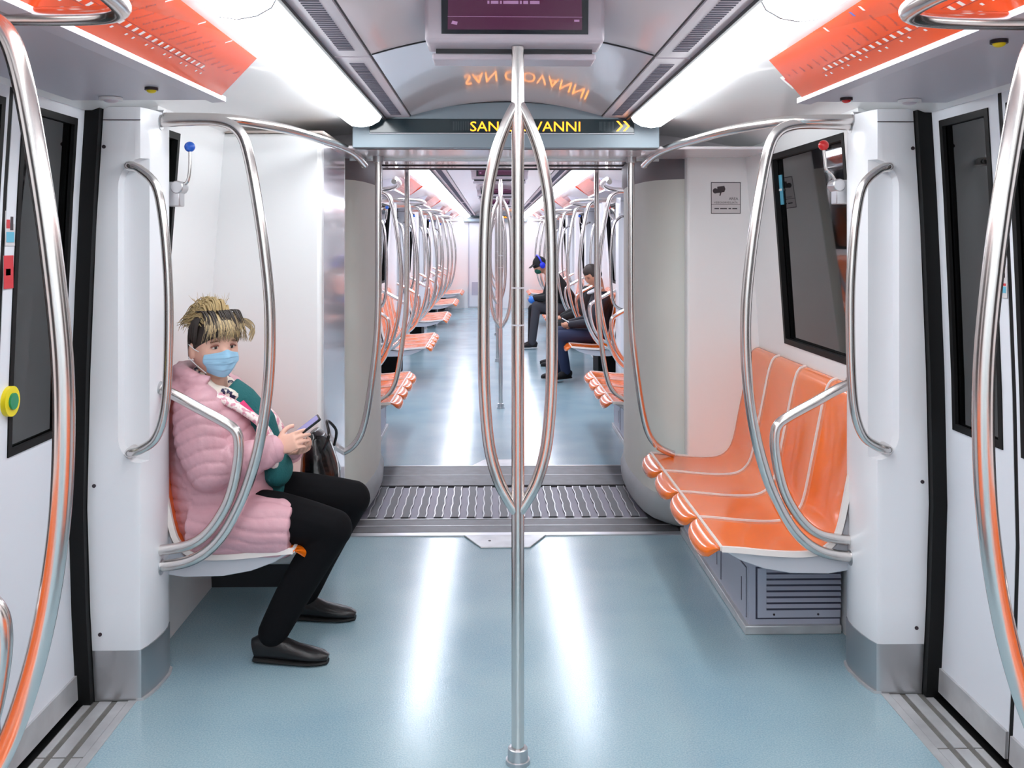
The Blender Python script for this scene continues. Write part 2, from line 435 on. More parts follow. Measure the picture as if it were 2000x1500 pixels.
for s in (-1,1):
    r=empty('ceiling_sensor',(s*1.24,3.02,1.988),'small white round sensor under the %s door casing beside the pillar'%SIDE[s],'sensor','door sensors')
    a=MB(); a.tube([(s*1.24,3.02,1.99),(s*1.24,3.02,1.982)],.035,20); a.build('rim',WHITE,r,r.location)
    a=MB(); a.ell((s*1.24,3.02,1.982),(.022,.022,.008)); a.build('dome',CASE,r,r.location)

# ---------------------------------------------------------------- doors
def door(n,s,y0,y1,mid):
    mid=mid or (y0+y1)/2
    r=empty('door_%d'%n,(s*1.48,(y0+y1)/2,0),kind='structure')
    zz=[0.0,.3,.65,.92,1.1,1.4,1.7,1.95,2.0]
    def strip(mb,ya,yb,za,zb,a,b_):
        z=[za]+[q for q in zz if za<q<zb]+[zb]
        mb.loft([[(s*(wx(q)+a),ya,q),(s*(wx(q)+a),yb,q),(s*(wx(q)+b_),yb,q),(s*(wx(q)+b_),ya,q)] for q in z])
    for (a,b_) in ((y0-.06,mid-.012),(mid+.012,y1+.04)):
        lf=MB(); st=.075 if a<mid-.1 else .055 
        strip(lf,a,b_,.02,.92,.048,.085); strip(lf,a,b_,1.95,2.0,.048,.085)
        strip(lf,a,a+st,.92,1.95,.048,.085); et=.125 if b_>mid+.05 else .024; strip(lf,b_-et,b_,.92,1.95,.048,.085)
        lo=lf.build('door_leaf',DOORW,r,r.location)
        sl=MB(); t=.022; ya,yb=a+st,b_-et
        strip(sl,ya,ya+t,.92,1.95,.044,.055); strip(sl,yb-t,yb,.92,1.95,.044,.055); strip(sl,ya+t,yb-t,.92,.92+t,.044,.055); strip(sl,ya+t,yb-t,1.95-t,1.95,.044,.055)
        sl.build('window_seal',BLACK,lo,r.location)
        g=MB(); strip(g,ya+.001,yb-.001,.921,1.949,.058,.064); g.build('door_glass',GLASS,lo,r.location)
        k=MB(); strip(k,a,b_,.02,.10,.040,.048); k.build('kick_rail',ALU,lo,r.location)
    c=MB(); strip(c,mid-.012,mid+.012,.02,2.0,.05,.08); c.build('centre_seal',BLACK,r,r.location)
    for (a,b_) in ((y0-.045,y0-.005),(y1-.03,y1+.005)):
        c=MB(); strip(c,a,b_,-.01,2.0,.0,.050); c.build('edge_rubber',BLACK,r,r.location)
    # tread plates in the doorway
    tp=MB()
    y=y1
    tp.box(s*1.262,s*1.29,y0,y1,-.012,.0025)
    while y>y0+.01:
        ya=max(y-.36,y0)
        tp.box(s*1.292,s*1.325,ya+.004,y-.004,-.012,.001); tp.box(s*1.345,s*1.385,ya+.004,y-.004,-.012,.001); tp.box(s*1.405,s*1.43,ya+.004,y-.004,-.012,.001)
        y-=.36
    tp.build('tread_plate',ALU,r,r.location,smooth=False)
    tg=MB(); tg.box(s*1.290,s*1.435,y0,y1,-.012,-.002); tg.build('tread_grip',ALUD,r,r.location,smooth=False)
    bk=MB(); bk.box(s*1.435,s*1.47,y0,y1,-.012,-.004); bk.build('track',BLACK,r,r.location,smooth=False)
dn=0
for (a,b,mid) in DOORS1:
    for s in (-1,1): dn+=1; door(dn,s,a,b,mid-(.05 if s<0 else 0))
for (a,b,mid) in DOORS2:
    for s in (-1,1): dn+=1; door(dn,s,a,b,mid)
# door button and stickers on the near leaves
r=empty('door_button',(-1.475,2.845,1.085),'round yellow door button with green centre on the left door glass','button')
def disc(mb,c,nx,rad,z_s=1,h=.01,n_=24):
    c=Vector(c); mb.tube([c,c+Vector((nx*h,0,0))],rad,n_)
a=MB(); disc(a,(-1.49,2.845,1.085),1,.044,h=.036); a.build('button_ring',YEL,r,r.location)
a=MB(); disc(a,(-1.454,2.845,1.085),1,.024,h=.006); a.build('button_centre',GRN,r,r.location)
def sticker(name,s,y,z,w_,h,parts,label,x=None):
    """parts: list of (u0,u1,v0,v1,material index) in 0..1 on the sticker"""
    xx=(wx(z)+.046)if x is None else x
    r=empty(name,(s*xx,y,z),label,'sticker')
    a=MB(); a.box(s*xx,s*(xx+.0015),y-w_/2,y+w_/2,z-h/2,z+h/2); a.build('backing',STK,r,r.location,smooth=False)
    b=MB()
    for u0,u1,v0,v1,mi in parts:
        b.box(s*(xx-.001),s*xx,y+w_*(.5-u1)*1,y+w_*(.5-u0),z+h*(v0-.5),z+h*(v1-.5),mi)
    b.build('print',[REDP,INK,CYAN,MAPW],r,r.location,smooth=False)
    return r
sticker('warning_sticker',1,2.868,1.575,.055,.115,[(0,.42,.52,.95,0),(.62,1,.52,.95,0),(0,.42,.02,.46,0),(.62,1,.02,.46,0),(.4,.6,.05,.9,1),(.5,.8,.25,.45,1)],'red square do-not-lean warning sticker on the right door edge',x=wx(1.57)+.046)
sticker('warning_sticker',1,2.868,1.44,.055,.12,[(.1,.9,.3,.36,0),(.1,.9,.12,.28,2),(.35,.55,.4,.85,1),(.5,.8,.5,.62,1),(.15,.5,.82,.88,2)],'white warning sticker with figure and blue stripe under the red one, right door',x=wx(1.44)+.046)
sticker('warning_sticker',-1,2.815,1.46,.055,.095,[(0,1,0,1,0),(.3,.8,.4,.6,3)],'red warning sticker on the left door edge at the frame side',x=wx(1.46)+.046)
sticker('warning_sticker',-1,2.815,1.585,.055,.10,[(.1,.9,.1,.4,2),(.2,.5,.45,.9,1),(.55,.9,.5,.75,0)],'white and blue warning sticker above the red one, left door',x=wx(1.585)+.046)
# ---------------------------------------------------------------- door pillars
def make_pillar(d):
    """right-hand pillar, door face at local y=0, body towards +y*d; rotating it by pi gives the left-hand opposite one"""
    r=empty('door_pillar',(1.3,0,0))
    def ring(z,ins=0,z2=None):
        o=wx(z)-.002
        pts=[(o,0),(1.268,0),(1.252,.004),(1.240,.04),(1.231,.09),(1.226,.15),(1.226,.20),(1.235,.245),(1.26,.262),(1.28,.262),(o,.262)]
        return [(x+(ins if x<1.3 else 0),y*d,z) for x,y in pts]
    b=MB(); b.loft([ring(z) for z in (.17,.3,.65,1.1,1.6,2.0)])
    body=b.build('pillar_body',PILLARW,r,r.location)
    # recess for the handle
    c=MB(); hw=.10; cx=1.215
    x0,x1,z0,z1=1.15,1.325,.80,1.83
    poly=[]
    for k in range(9): a=-PI/2+PI/2*k/8; poly.append((x1-.07+.07*math.cos(a),z0+.09+.09*math.sin(a)))
    for k in range(9): a=PI/2*k/8; poly.append((x1-.09+.09*math.cos(a),z1-.10+.10*math.sin(a)))
    poly+= [(x0,z1+.0),(x0,z0)]
    c.prism(poly,'y',-.05*d,.052*d)
    co=c.build('cut',PILLARW,None,(0,0,0)); co.location=(0,0,0)
    me=body.data; 
    t=bpy.data.objects.new('t',me.copy()); C.objects.link(t); t.location=(1.3,0,0)
    bpy.context.view_layer.update()
    mo=t.modifiers.new('b','BOOLEAN'); mo.object=co; mo.operation='DIFFERENCE'; mo.solver='EXACT'
    bv=t.modifiers.new('v','BEVEL'); bv.width=.007; bv.segments=3; bv.limit_method='ANGLE'; bv.angle_limit=math.radians(40)
    dg=bpy.context.evaluated_depsgraph_get(); m2=bpy.data.meshes.new_from_object(t.evaluated_get(dg))
    bpy.data.objects.remove(t); bpy.data.objects.remove(co)
    m2.polygons.foreach_set('use_smooth',[True]*len(m2.polygons)); m2.set_sharp_from_angle(angle=math.radians(40))
    body.data=m2
    k=MB(); k.loft([ring(z,-.003) for z in (.0,.17)]); ko=k.build('kick_plate',STEEL2,r,r.location)
    t_=MB(); t_.loft([ring(z,-.012) for z in (.0,.008)]); t_.build('base_trim',ALU,r,r.location)
    for z,x in ((1.866,1.372),(.725,1.405),(.225,1.385)):
        q=MB(); q.tube([(x,-.003*d,z),(x,.002*d,z)],.0065,10); q.build('screw',SCREW,r,r.location)
    q=MB(); q.box(1.25,wx(1.95),-.002*d,.0,1.955,1.958); q.build('panel_joint',SCREW,r,r.location,smooth=False)
    return r
USED['pA']=[make_pillar(1),False]; USED['pB']=[make_pillar(-1),False]
def make_handle(d):
    r=empty('grab_handle',(1.2,0,1.3))
    t=MB()
    y=-.03*d
    P=[(1.29,.05*d,1.80),(1.288,.0*d,1.80),(1.276,y,1.80),(1.245,y,1.79),(1.19,y,1.735),(1.165,y,1.62),(1.150,y,1.45),(1.146,y,1.3),(1.150,y,1.1),(1.162,y,.97),(1.19,y,.89),(1.235,y,.855),(1.272,y,.842),(1.285,.0,.838),(1.288,.05*d,.838)]
    t.tube(cr(P,5),.0155,14); t.build('handle_bar',STEEL,r,r.location)
    return r
USED['hA']=[make_handle(1),False]; USED['hB']=[make_handle(-1),False]
WHP={0:'nearest bay'}
def bayname(i):
    return ['bay at the viewer','near car bay','first bay past the gangway','second far bay','third far bay','fourth far bay','fifth far bay'][i]
ALLB=BAYS1+BAYS2
for i,(a,b) in enumerate(ALLB):
    for s in (-1,1):
        for end in (0,1):        # 0 = near end of the bay, 1 = far end
            if i<=1 and (i,end)!=(1,0): continue
            if i==2 and end==0: continue
            if i==6 and end==1: continue
            y=(a-.20) if end==0 else (b+.20)
            d=1 if end==0 else -1       # body goes towards the bay
            key='A' if (d*s)>0 else 'B'
            L='%s side, %s end of %s'%(SIDE[s],['near','far'][end],bayname(i))
            place('p'+key,(s*1.3,y,0),0 if s>0 else PI,'white door pillar with steel kick plate, '+L,'pillar','door pillars')
            place('h'+key,(s*1.2,y,1.3),0 if s>0 else PI,'bowed steel grab handle on pillar, '+L,'grab handle','grab handles on the door pillars')
# ---------------------------------------------------------------- bay rails
def make_rails():
    r=empty('curved_handrail',(1.1,0,0))
    P=planar([(1.27,1.965),(1.12,1.972),(1.02,1.968),(.962,1.940),(.928,1.87),(.895,1.70),(.866,1.5),(.848,1.3),(.850,1.1),(.870,.92),(.905,.76),(.955,.62),(1.03,.495),(1.13,.425),(1.27,.405)])
    t=MB(); t.tube(cr(P,6),.0195,16); t.build('rail_tube',STEEL,r,r.location)
    for z in (1.965,.405):
        c=MB(); c.tube([(1.225,0,z),(1.262,0,z)],.028,16); c.build('flange',STEEL2,r,r.location)
    a=empty('arm_rail',(1.1,0,0))
    P=planar([(1.27,1.045),(1.19,1.015),(1.10,.965),(1.00,.91),(.965,.880),(.955,.84),(.958,.78),(.975,.69),(1.005,.61),(1.065,.525),(1.14,.480),(1.27,.462)],.008)
    t=MB(); t.tube(cr(P,6),.0185,16); t.build('rail_tube',STEEL,a,a.location)
    c=MB(); c.tube([(1.225,.008,1.03),(1.262,.008,1.042)],.026,16); c.build('flange',STEEL2,a,a.location)
    return r,a
_r,_a=make_rails(); USED['rail']=[_r,False]; USED['arm']=[_a,False]
for i,(a,b) in enumerate(ALLB):
    for s in (-1,1):
        for end in (0,1):
            if i==0 and end==0: continue
            if (i,end) in ((1,1),(2,0),(6,1)): continue
            y=(a-.012-(.05 if (i==1 and s<0) else 0)) if end==0 else (b+.05)
            if i==0: y=1.79
            L='%s side, %s end of %s'%(SIDE[s],['near','far'][end],bayname(i))
            if i==0: L='cut by the %s edge of the frame'%SIDE[s]
            if i==1: L='rising beside the %s'%('woman in the pink coat' if s<0 else 'near orange bench')
            g='curved handrails at the seat ends'
            place('rail',(s*1.1,y,0),0 if s>0 else PI,'tall bowed steel handrail, '+L,'handrail',g)
            place('arm',(s*1.1,y,0),0 if s>0 else PI,'short bent steel armrest rail, '+L,'armrest','armrest rails at the seat ends')
# overhead rails along each bay
def overhead(s,a,b,i):
    z=1.985
    if i==1: P=[(1.27,a-.03,z),(1.12,a-.03,z),(1.02,a,z),(.95,a+.10,z),(.86,a+.36,z),(.80,a+.72,z),(.765,a+1.0,z),(.748,a+1.32,z-.005),(.742,b+.03,z-.03),(.742,b+.05,z-.035)]
    elif i==0: P=[(1.27,1.90,z),(1.05,1.905,z),(.86,1.90,z),(.775-(s>0)*.03,1.86,z),(.745-(s>0)*.03,1.76,z),(.73,1.5,z),(.73,.9,z),(.73,.2,z)]
    elif i==2: P=[(.742,a+.02,z-.03),(.75,a+.2,z),(.78,b-.8,z),(.86,b-.36,z),(.95,b-.1,z),(1.02,b,z),(1.12,b+.03,z),(1.27,b+.03,z)]
    else: P=[(1.27,a-.03,z),(1.12,a-.03,z),(1.02,a,z),(.94,a+.15,z),(.86,a+.4,z),(.84,(a+b)/2,z),(.86,b-.4,z),(.94,b-.15,z),(1.02,b,z),(1.12,b+.03,z),(1.27,b+.03,z)]
    r=empty('overhead_rail',(s*.85,(a+b)/2,z),'horizontal steel grab rail under the ceiling, %s side, %s'%(SIDE[s],bayname(i)),'grab rail','overhead grab rails')
    t=MB(); t.tube([ (s*p[0],p[1],p[2]) for p in cr(P,6)],.0185,14); t.build('rail_tube',STEEL,r,r.location)
    if i>=1:
        e=P[0] if i!=2 else P[-1]
        c=MB(); c.tube([(s*1.225,e[1],z),(s*1.262,e[1],z)],.028,16); c.build('flange',STEEL2,r,r.location)
for i,(a,b) in enumerate(ALLB):
    for s in (-1,1): overhead(s,a,b,i)

# ---------------------------------------------------------------- benches
PROF=[(.705,.372),(.698,.392),(.705,.412),(.73,.428),(.765,.436),(.83,.432),(.95,.420),(1.06,.416),(1.13,.428),(1.175,.468),(1.198,.53),(1.222,.65),(1.248,.78),(1.272,.90),(1.288,.955),(1.305,.982),(1.330,.992)]
def prof_pt(k,u,half=True):
    x,z=PROF[k]; q=1-(2*u-1)**2
    if k<=4:   # scalloped lip
        fr=(4-k)/4.
        sc=math.sqrt(max(0,1-abs(2*u-1)**2.6))
        x=.765+(x-.765)*(.12+.88*sc) ; z=.436+(z-.436)*(.10+.90*sc)
    elif k<=8: z-=.010*q*math.sin((k-4)/5*PI)
    elif k<14: x+=.012*q*math.sin((k-8)/6.*PI)
    return x,z
def seat_mesh(w_):
    mb=MB(); N=12; rows=[]
    K=len(PROF)
    for k in range(K):
        rows.append([(prof_pt(k,j/N)[0],-w_/2+w_*j/N,prof_pt(k,j/N)[1]) for j in range(N+1)])
    # interpolate rows smoothly
    out=[]
    cols=[cr([rows[k][j] for k in range(K)],3) for j in range(N+1)]
    for k in range(len(cols[0])): out.append([tuple(cols[j][k]) for j in range(N+1)])
    mb.loft(out,caps=False,closed=False)
    return mb
def make_bench(nseat,length):
    r=empty('seat_bench',(1.0,0,0)); sw=length/nseat; org=(1.0,0,0)
    first=None
    for i in range(nseat):
        yc=-length/2+sw*(i+.5)
        if first is None:
            first=seat_mesh(sw).build('seat',ORANGE,r,org); o=first
            so=o.modifiers.new('sol','SOLIDIFY'); so.thickness=.010; so.offset=-1
        else:
            o=first.copy(); C.objects.link(o); o.parent=r
        o.location=(0,yc,0)
    pc=cr([(x,0,z) for x,z in PROF[4:]],4)
    def ribbon(y,w2,h,name,m_,pts=pc):
        mb=MB(); rings=[]
        for i,p in enumerate(pts):
            t=(pts[min(i+1,len(pts)-1)]-pts[max(i-1,0)]).normalized(); n_=Vector((-t.z,0,t.x))
            a=p+n_*h; b=p-n_*.012
            rings.append([(b.x,y-w2,b.z),(a.x,y-w2*.6,a.z),(a.x,y+w2*.6,a.z),(b.x,y+w2,b.z)])
        mb.loft(rings); return mb.build(name,m_,r,org)
    for i in range(nseat+1):
        e=i in (0,nseat)
        ribbon(-length/2+sw*i,.013 if e else .0085,.006,'edge_strip' if e else 'divider_strip',PIPE)
    t=MB(); t.box(.760,.771,-length/2,length/2,.425,.4405); t.build('front_strip',PIPE,r,org)
    t=MB()
    u=[(.775,.422),(.83,.416),(.95,.402),(1.06,.396),(1.15,.402),(1.20,.455),(1.226,.53),(1.250,.65),(1.276,.78),(1.298,.90),(1.31,.95),(1.325,.95),(1.325,.60),(1.315,.36),(1.16,.335),(1.02,.338),(.92,.356),(.84,.385)]
    t.prism(u,'y',-length/2+.012,length/2-.012); t.build('shell_support',SHELLG,r,org,bevel=.004)
    return r
USED['b4']=[make_bench(4,1.58),False]; USED['b2']=[make_bench(2,.80),False]
for i,(a,b) in enumerate(ALLB):
    for s in (-1,1):
        if i==1 and s<0:
            place('b2',(-1.018,3.92,0),PI,'orange two-seat bench under the woman in the pink coat','seat bench','orange seat benches'); continue
        lab={0:'orange four-seat bench beside the viewer on the %s'%SIDE[s],1:'orange four-seat bench with white seams, near car on the right'}.get(i,'orange four-seat bench, %s side, %s'%(SIDE[s],bayname(i)))
        place('b4',(s*1.0,(a+b)/2+.0,0),0 if s>0 else PI,lab,'seat bench','orange seat benches')
# ---------------------------------------------------------------- lockers under benches
def make_locker():
    r=empty('underseat_locker',(1.1,0,0)); o=(1.1,0,0); x0,x1,y0,y1,h=.945,1.31,-.64,.66,.285
    b=MB(); b.box(x0,x1,y0,y1,.03,h); b.build('locker_body',LOCK,r,o,bevel=.004)
    b=MB(); b.box(x0-.018,x1,y0-.016,y1+.01,0,.035); b.build('base_skirt',ALU,r,o,bevel=.004)
    v=MB(); v.box(x0+.035,x1,y0-.004,y0,.062,h-.028); vo=v.build('vent_panel',LOCK,r,o,bevel=.0015)
    g=MB(); g.box(x0+.028,x1,y0-.0012,y0,.056,h-.022); g.build('panel_gap',LOCKD,r,o,smooth=False)
    s_=MB()
    for k in range(7):
        z=.092+k*.0235
        s_.prism([(y0-.0045,z),(y0-.0045,z+.008),(y0-.0041,z+.008),(y0-.0041,z)],'x',x0+.07,x1)
    s_.build('louvre_slots',LOCKD,vo,o,smooth=False)
    l=MB()
    for k in range(7):
        z=.092+k*.0235
        l.prism([(y0-.004,z+.0085),(y0-.013,z+.011),(y0-.004,z+.021)],'x',x0+.07,x1)
    l.build('louvre_blades',LOCK,vo,o,smooth=False)
    for x in (x0+.10,x1-.09):
        for z in (.075,h-.04):
            q=MB(); q.tube([(x,y0-.006,z),(x,y0-.003,z)],.0045,8); q.build('screw',SCREW,r,o)
    for k,(ya,yb) in enumerate(((y0+.03,y0+.42),(y0+.46,y0+.85),(y0+.89,y1-.03))):
        p=MB(); p.box(x0-.0012,x0,ya-.003,yb+.003,.052,h-.032); p.build('panel_gap',LOCKD,r,o,smooth=False)
        p=MB(); p.box(x0-.005,x0,ya,yb,.055,h-.035); p.build('side_door',LOCK,r,o,bevel=.002)
        q=MB(); q.box(x0-.006,x0-.004,ya+.055,ya+.062,.10,h-.09); q.build('slot',LOCKD,r,o,smooth=False)
    return r
USED['lk']=[make_locker(),False]
place('lk',(1.1,4.46,0),0,'grey metal locker with louvred vent under the near right orange bench','locker','lockers under the benches')
place('lk',(1.1,7.42,0),0,'grey metal locker under the first bench past the gangway on the right','locker','lockers under the benches')
place('lk',(-1.1,7.42,0),PI,'grey metal locker under the first bench past the gangway on the left','locker','lockers under the benches')
def dark_box(s,y,lab):
    r=empty('heater_box',(s*1.2,y,0),lab,'heater box','black heater boxes under the far benches')
    b=MB(); b.box(s*1.10,s*1.31,y-.28,y+.28,.05,.30); b.build('box_body',BLACK,r,r.location,bevel=.006)
    b=MB(); b.box(s*1.13,s*1.30,y-.26,y+.26,0,.05); b.build('foot',DARK,r,r.location)
for s in (-1,1):
    for i in range(3,7):
        dark_box(s,sum(ALLB[i])/2,'black box under the bench, %s side, %s'%(SIDE[s],bayname(i)))
dark_box(1,7.0+1.9,'x') if 0 else None
# ---------------------------------------------------------------- cabinet behind the woman
r=empty('equipment_cabinet',(-1.08,4.74,0),'tall white cabinet from floor to ceiling behind the woman in the pink coat','cabinet')
b=MB(); b.box(-1.345,-.83,4.36,5.08,.10,2.03); cb=b.build('cabinet_body',WHITE,r,r.location,bevel=.018)
b=MB(); b.box(-1.345,-.845,4.375,5.08,0,.10); b.build('shaded_foot',DARK,r,r.location)  # dark grey paints the shade on the cabinet's lower front
b=MB(); b.box(-.8305,-.829,4.42,5.03,.12,2.0); b.build('side_panel',mat('side_panel_gloss',(214,213,222),.10,coat=.6),r,r.location,smooth=False)
b=MB(); b.box(-1.345,-.82,4.352,5.08,2.03,2.04); b.build('top_trim',mat('trim_beige',(190,176,168),.5),r,r.location)
# ---------------------------------------------------------------- emergency handles
def emergency(s,y,ball,col,up,lab,z=1.90):
    X=1.228
    r=empty('emergency_handle',(s*X,y,z-.12),lab,'emergency handle','emergency door handles')
    b=MB(); b.box(s*(X-.022),s*(X+.03),y-.03,y+.03,z-.22,z-.13); b.tube([(s*(X-.012),y-.035,z-.15),(s*(X-.012),y+.035,z-.15)],.024,14); b.build('bracket',STEEL2,r,r.location,bevel=.004)
    l=MB(); l.tube(cr([(s*(X-.012),y,z-.14),(s*(X-.03),y,z-.11),(s*(X-.05),y,z-.09),(s*(X-.055),y,z-.05),(s*(X-.06),y,z-.01)] if up else [(s*(X-.012),y,z-.14),(s*(X-.04),y,z-.13),(s*(X-.05),y,z-.08),(s*(X-.05),y,z)],4),.006,10); l.build('lever',STEEL,r,r.location)
    k=MB(); k.ell((s*(X-(.06 if up else .05)),y,z),(.0195,.0195,.0195)); k.build('ball_knob',ball,r,r.location)
emergency(-1,3.60,BLUE,'blue',0,'emergency handle with blue ball knob, near left pillar',1.895)
emergency(1,3.60,RED,'red',1,'emergency handle with red ball knob, near right pillar',1.905)
for i in range(3,7):
    a=ALLB[i][0]
    emergency(-1,a+.10,BLUE,'b',0,'tiny emergency handle with blue ball, left side, %s'%bayname(i))
    emergency(1,a+.10,RED if i in(3,5) else BLUE,'b',1,'tiny emergency handle with %s ball, right side, %s'%('red' if i in (3,5) else 'blue',bayname(i)))
# ---------------------------------------------------------------- central poles
def make_pole():
    r=empty('centre_pole',(0,0,0)); o=(0,0,0)
    t=MB(); t.tube([(0,0,.0),(0,0,2.125)],.019,20); t.build('shaft',STEEL,r,o)
    for s in (-1,1):
        t=MB(); P=[(s*.003,0,1.955),(s*.030,0,1.905),(s*.062,0,1.82),(s*.088,0,1.70),(s*.098,0,1.58),(s*.101,0,1.40),(s*.101,0,1.18),(s*.096,0,1.05),(s*.083,0,.93),(s*.058,0,.84),(s*.030,0,.785),(s*.003,0,.745)]
        t.tube(cr(P,6),.0175,16); t.build('loop_bar',STEEL,r,o)
    t=MB(); t.tube([(0,0,0),(0,0,.012),(0,0,.013),(0,0,.045),(0,0,.047)],[.036,.036,.031,.029,.024],20); t.build('floor_collar',STEEL2,r,o)
    for z in (1.30,1.41): 
        t=MB(); t.tube([(0,0,z-.002),(0,0,z+.002)],.0195,20); t.build('joint_ring',SHELLG,r,o)
    return r
USED['pole']=[make_pole(),False]
for k,(x,y) in enumerate([(.01,2.887),(.01,9.0),(0,12.45),(0,15.95),(0,19.45)]):
    place('pole',(x,y,0),0,['steel centre pole with oval loop, in the foreground','steel centre pole with oval loop just past the gangway','second centre pole in the far car','third centre pole in the far car','last centre pole in the far car, before the end wall'][k],'pole','centre poles with oval loops')
# ---------------------------------------------------------------- gangway
def gpole(s,y,z1,d,lab):
    r=empty('gangway_handrail',(s*.68,y,.4),lab,'handrail','gangway handrails')
    P=[(.655,y,z1),(.655,y,1.7),(.655,y,1.35),(.658,y,1.15),(.668,y,1.0),(.690,y,.82),(.715,y,.66),(.745,y,.55),(.79,y,.485),(.85,y+.03*d,.45),(.88,y+.06*d,.44)]
    t=MB(); t.tube([(s*p[0],p[1],p[2]) for p in cr(P,5)],.0175,14); t.build('rail_tube',STEEL,r,r.location)
    c=MB(); c.tube([(s*.655,y,z1-.03),(s*.655,y,z1)],.027,14); c.build('flange',STEEL2,r,r.location)
for s in (-1,1):
    gpole(s,5.04,1.985,0,'vertical steel handrail bending outwards at the bottom, %s side of the gangway, nearer'%SIDE[s])
    gpole(s,6.72,2.085,0,'vertical steel handrail, %s side of the gangway, far end'%SIDE[s])
for s in (-1,1):
    r=empty('gangway_bellows',(s*.9,5.89,0),'cream rounded bellows column on the %s of the gangway'%SIDE[s],'bellows column','gangway bellows columns')
    half=[(1.10,5.165),(.97,5.185),(.88,5.24),(.82,5.33),(.79,5.45),(.775,5.60),(.765,5.75),(.763,5.89)]
    full=half+[(x,2*5.89-y) for x,y in half[:-1][::-1]]
    def wall(z0,z1,dx,name,m_,extra=None):
        b=MB(); rings=[]
        for z,e in z0 if isinstance(z0,list) else [(z0,0),(z1,0)]:
            rings.append([(s*(x-dx-e),y,z) for x,y in full]+[(s*1.3,6.60,z),(s*1.3,5.17,z)])
        b.loft(rings); return b.build(name,m_,r,r.location)
    wall([(.17,0),(1.90,0)],None,0,'column',BELLOW)
    wall([(.012,-.03),(.03,.005),(.06,.018),(.12,.020),(.15,.012),(.172,.0),(.178,-.02)],None,0,'base_cushion',BELLB)
    wall([(1.88,0),(1.90,.012),(2.02,.012),(2.02,0)],None,0,'top_cap',BELLT)
    q=MB()
    for (xx,yy) in ((.99,5.175),): q.box(s*xx,s*(xx+.006),yy-.004,yy+.02,.2,1.88)
    q.build('edge_seam',BLACK,r,r.location)
# gangway floor
g=MB(); g.box(-1.1,1.1,5.12,6.66,-.06,-.004); tag(g.build('floor_gangway',GANG,smooth=False),kind='structure')
r=empty('gangway_plate',(0,5.75,0),'ribbed metal tread plate across the gangway floor','tread plate')
g=MB(); g.box(-.80,.80,5.42,6.10,-.004,.002); g.build('plate',mat('plate_grey',(122,118,130),.5,.4),r,r.location,smooth=False)
g=MB(); k=0; x=-.76
while x<.77:
    g.box(x,x+.042,5.43,6.10,.002,.010); x+=.092
g.build('ribs',mat('rib_dark',(84,84,88),.5,.3),r,r.location,smooth=False)
g=MB(); x=-.76; 
while x<.8:
    for q in (-.003,.042):
        pts=[(x+q+.0035*math.sin(j*1.9),5.43+j*.067) for j in range(11)]
        for p0,p1 in zip(pts,pts[1:]): g.prism([(p0[0],p0[1]),(p0[0]+.006,p0[1]),(p1[0]+.006,p1[1]),(p1[0],p1[1])],'z',.0085,.0105)
    x+=.092
g.build('rib_edges',ALU,r,r.location,smooth=False)
g=MB(); g.box(-.80,.80,5.405,5.42,-.004,.004); g.build('plate_edge',ALU,r,r.location,smooth=False)
def sill(y0,y1,zz,mats_,lab):
    r=empty('gangway_sill',(0,(y0+y1)/2,0),lab,'floor sill','gangway floor sills')
    b=MB(); b.box(-.93,.93,y0,y1,-.004,zz); b.build('sill_plate',mats_,r,r.location,bevel=.002)
    b=MB(); ym=(y0+y1)/2; b.box(-.93,.93,ym-.004,ym+.004,zz-.001,zz+.0015); b.build('joint_strip',ALU,r,r.location,smooth=False)
sill(5.155,5.39,.006,GANG,'dark grey ribbed sill at the near edge of the gangway')
sill(6.13,6.655,.010,GANG,'dark grey stepped sill at the far edge of the gangway')
g=MB()
for z in (0,): 
    g.box(-1.1,1.1,5.10,5.150,-.01,.007); g.box(-1.1,1.1,6.64,6.66,-.01,.013)
tag(g.build('trim_5',STEEL2,bevel=.002),kind='structure')
def cplate(y0,y1,lab):
    r=empty('floor_plate',(0,(y0+y1)/2,0),lab,'floor plate','chamfered floor plates at the gangway')
    b=MB(); b.prism([(-.215,y0),(.215,y0),(.125,y1),(-.125,y1)],'z',.0,.008); b.build('plate',ALU,r,r.location,bevel=.003,smooth=False)
    b=MB()
    for x in (-.08,.08): b.tube([(x,(y0*.5+y1*.5),.007),(x,(y0*.5+y1*.5),.010)],.007,10)
    b.build('bolts',SCREW,r,r.location)
cplate(5.10,4.90,'light metal chamfered plate on the blue floor in front of the gangway')
cplate(6.66,6.86,'light metal chamfered plate on the blue floor beyond the gangway')
# gangway ceiling and portal frames
m=MB(); m.box(-1.3,1.3,4.62,5.165,1.985,2.0); m.box(-1.3,1.3,5.165,6.62,2.03,2.12); m.box(-1.0,1.0,5.15,5.25,2.0,2.12)
m.box(-1.3,1.3,5.12,5.2,2.0,2.25); m.box(-1.3,1.3,6.58,6.66,2.085,2.3); m.box(-1.3,1.3,6.66,6.95,2.085,2.12)
tag(m.build('ceiling_gangway',CEIL,bevel=.004),kind='structure')
m=MB(); 
for y,z in ((5.24,2.022),(5.55,2.024),(6.2,2.024),(6.5,2.024)): m.box(-.8,.8,y,y+.035,z,z+.01)
tag(m.build('trim_6',DARK,smooth=False),kind='structure')
m=MB(); m.box(-.82,.82,5.15,5.165,1.97,1.99); m.box(-.82,.82,6.565,6.585,2.055,2.09)
tag(m.build('trim_7',STEEL2,bevel=.002),kind='structure')
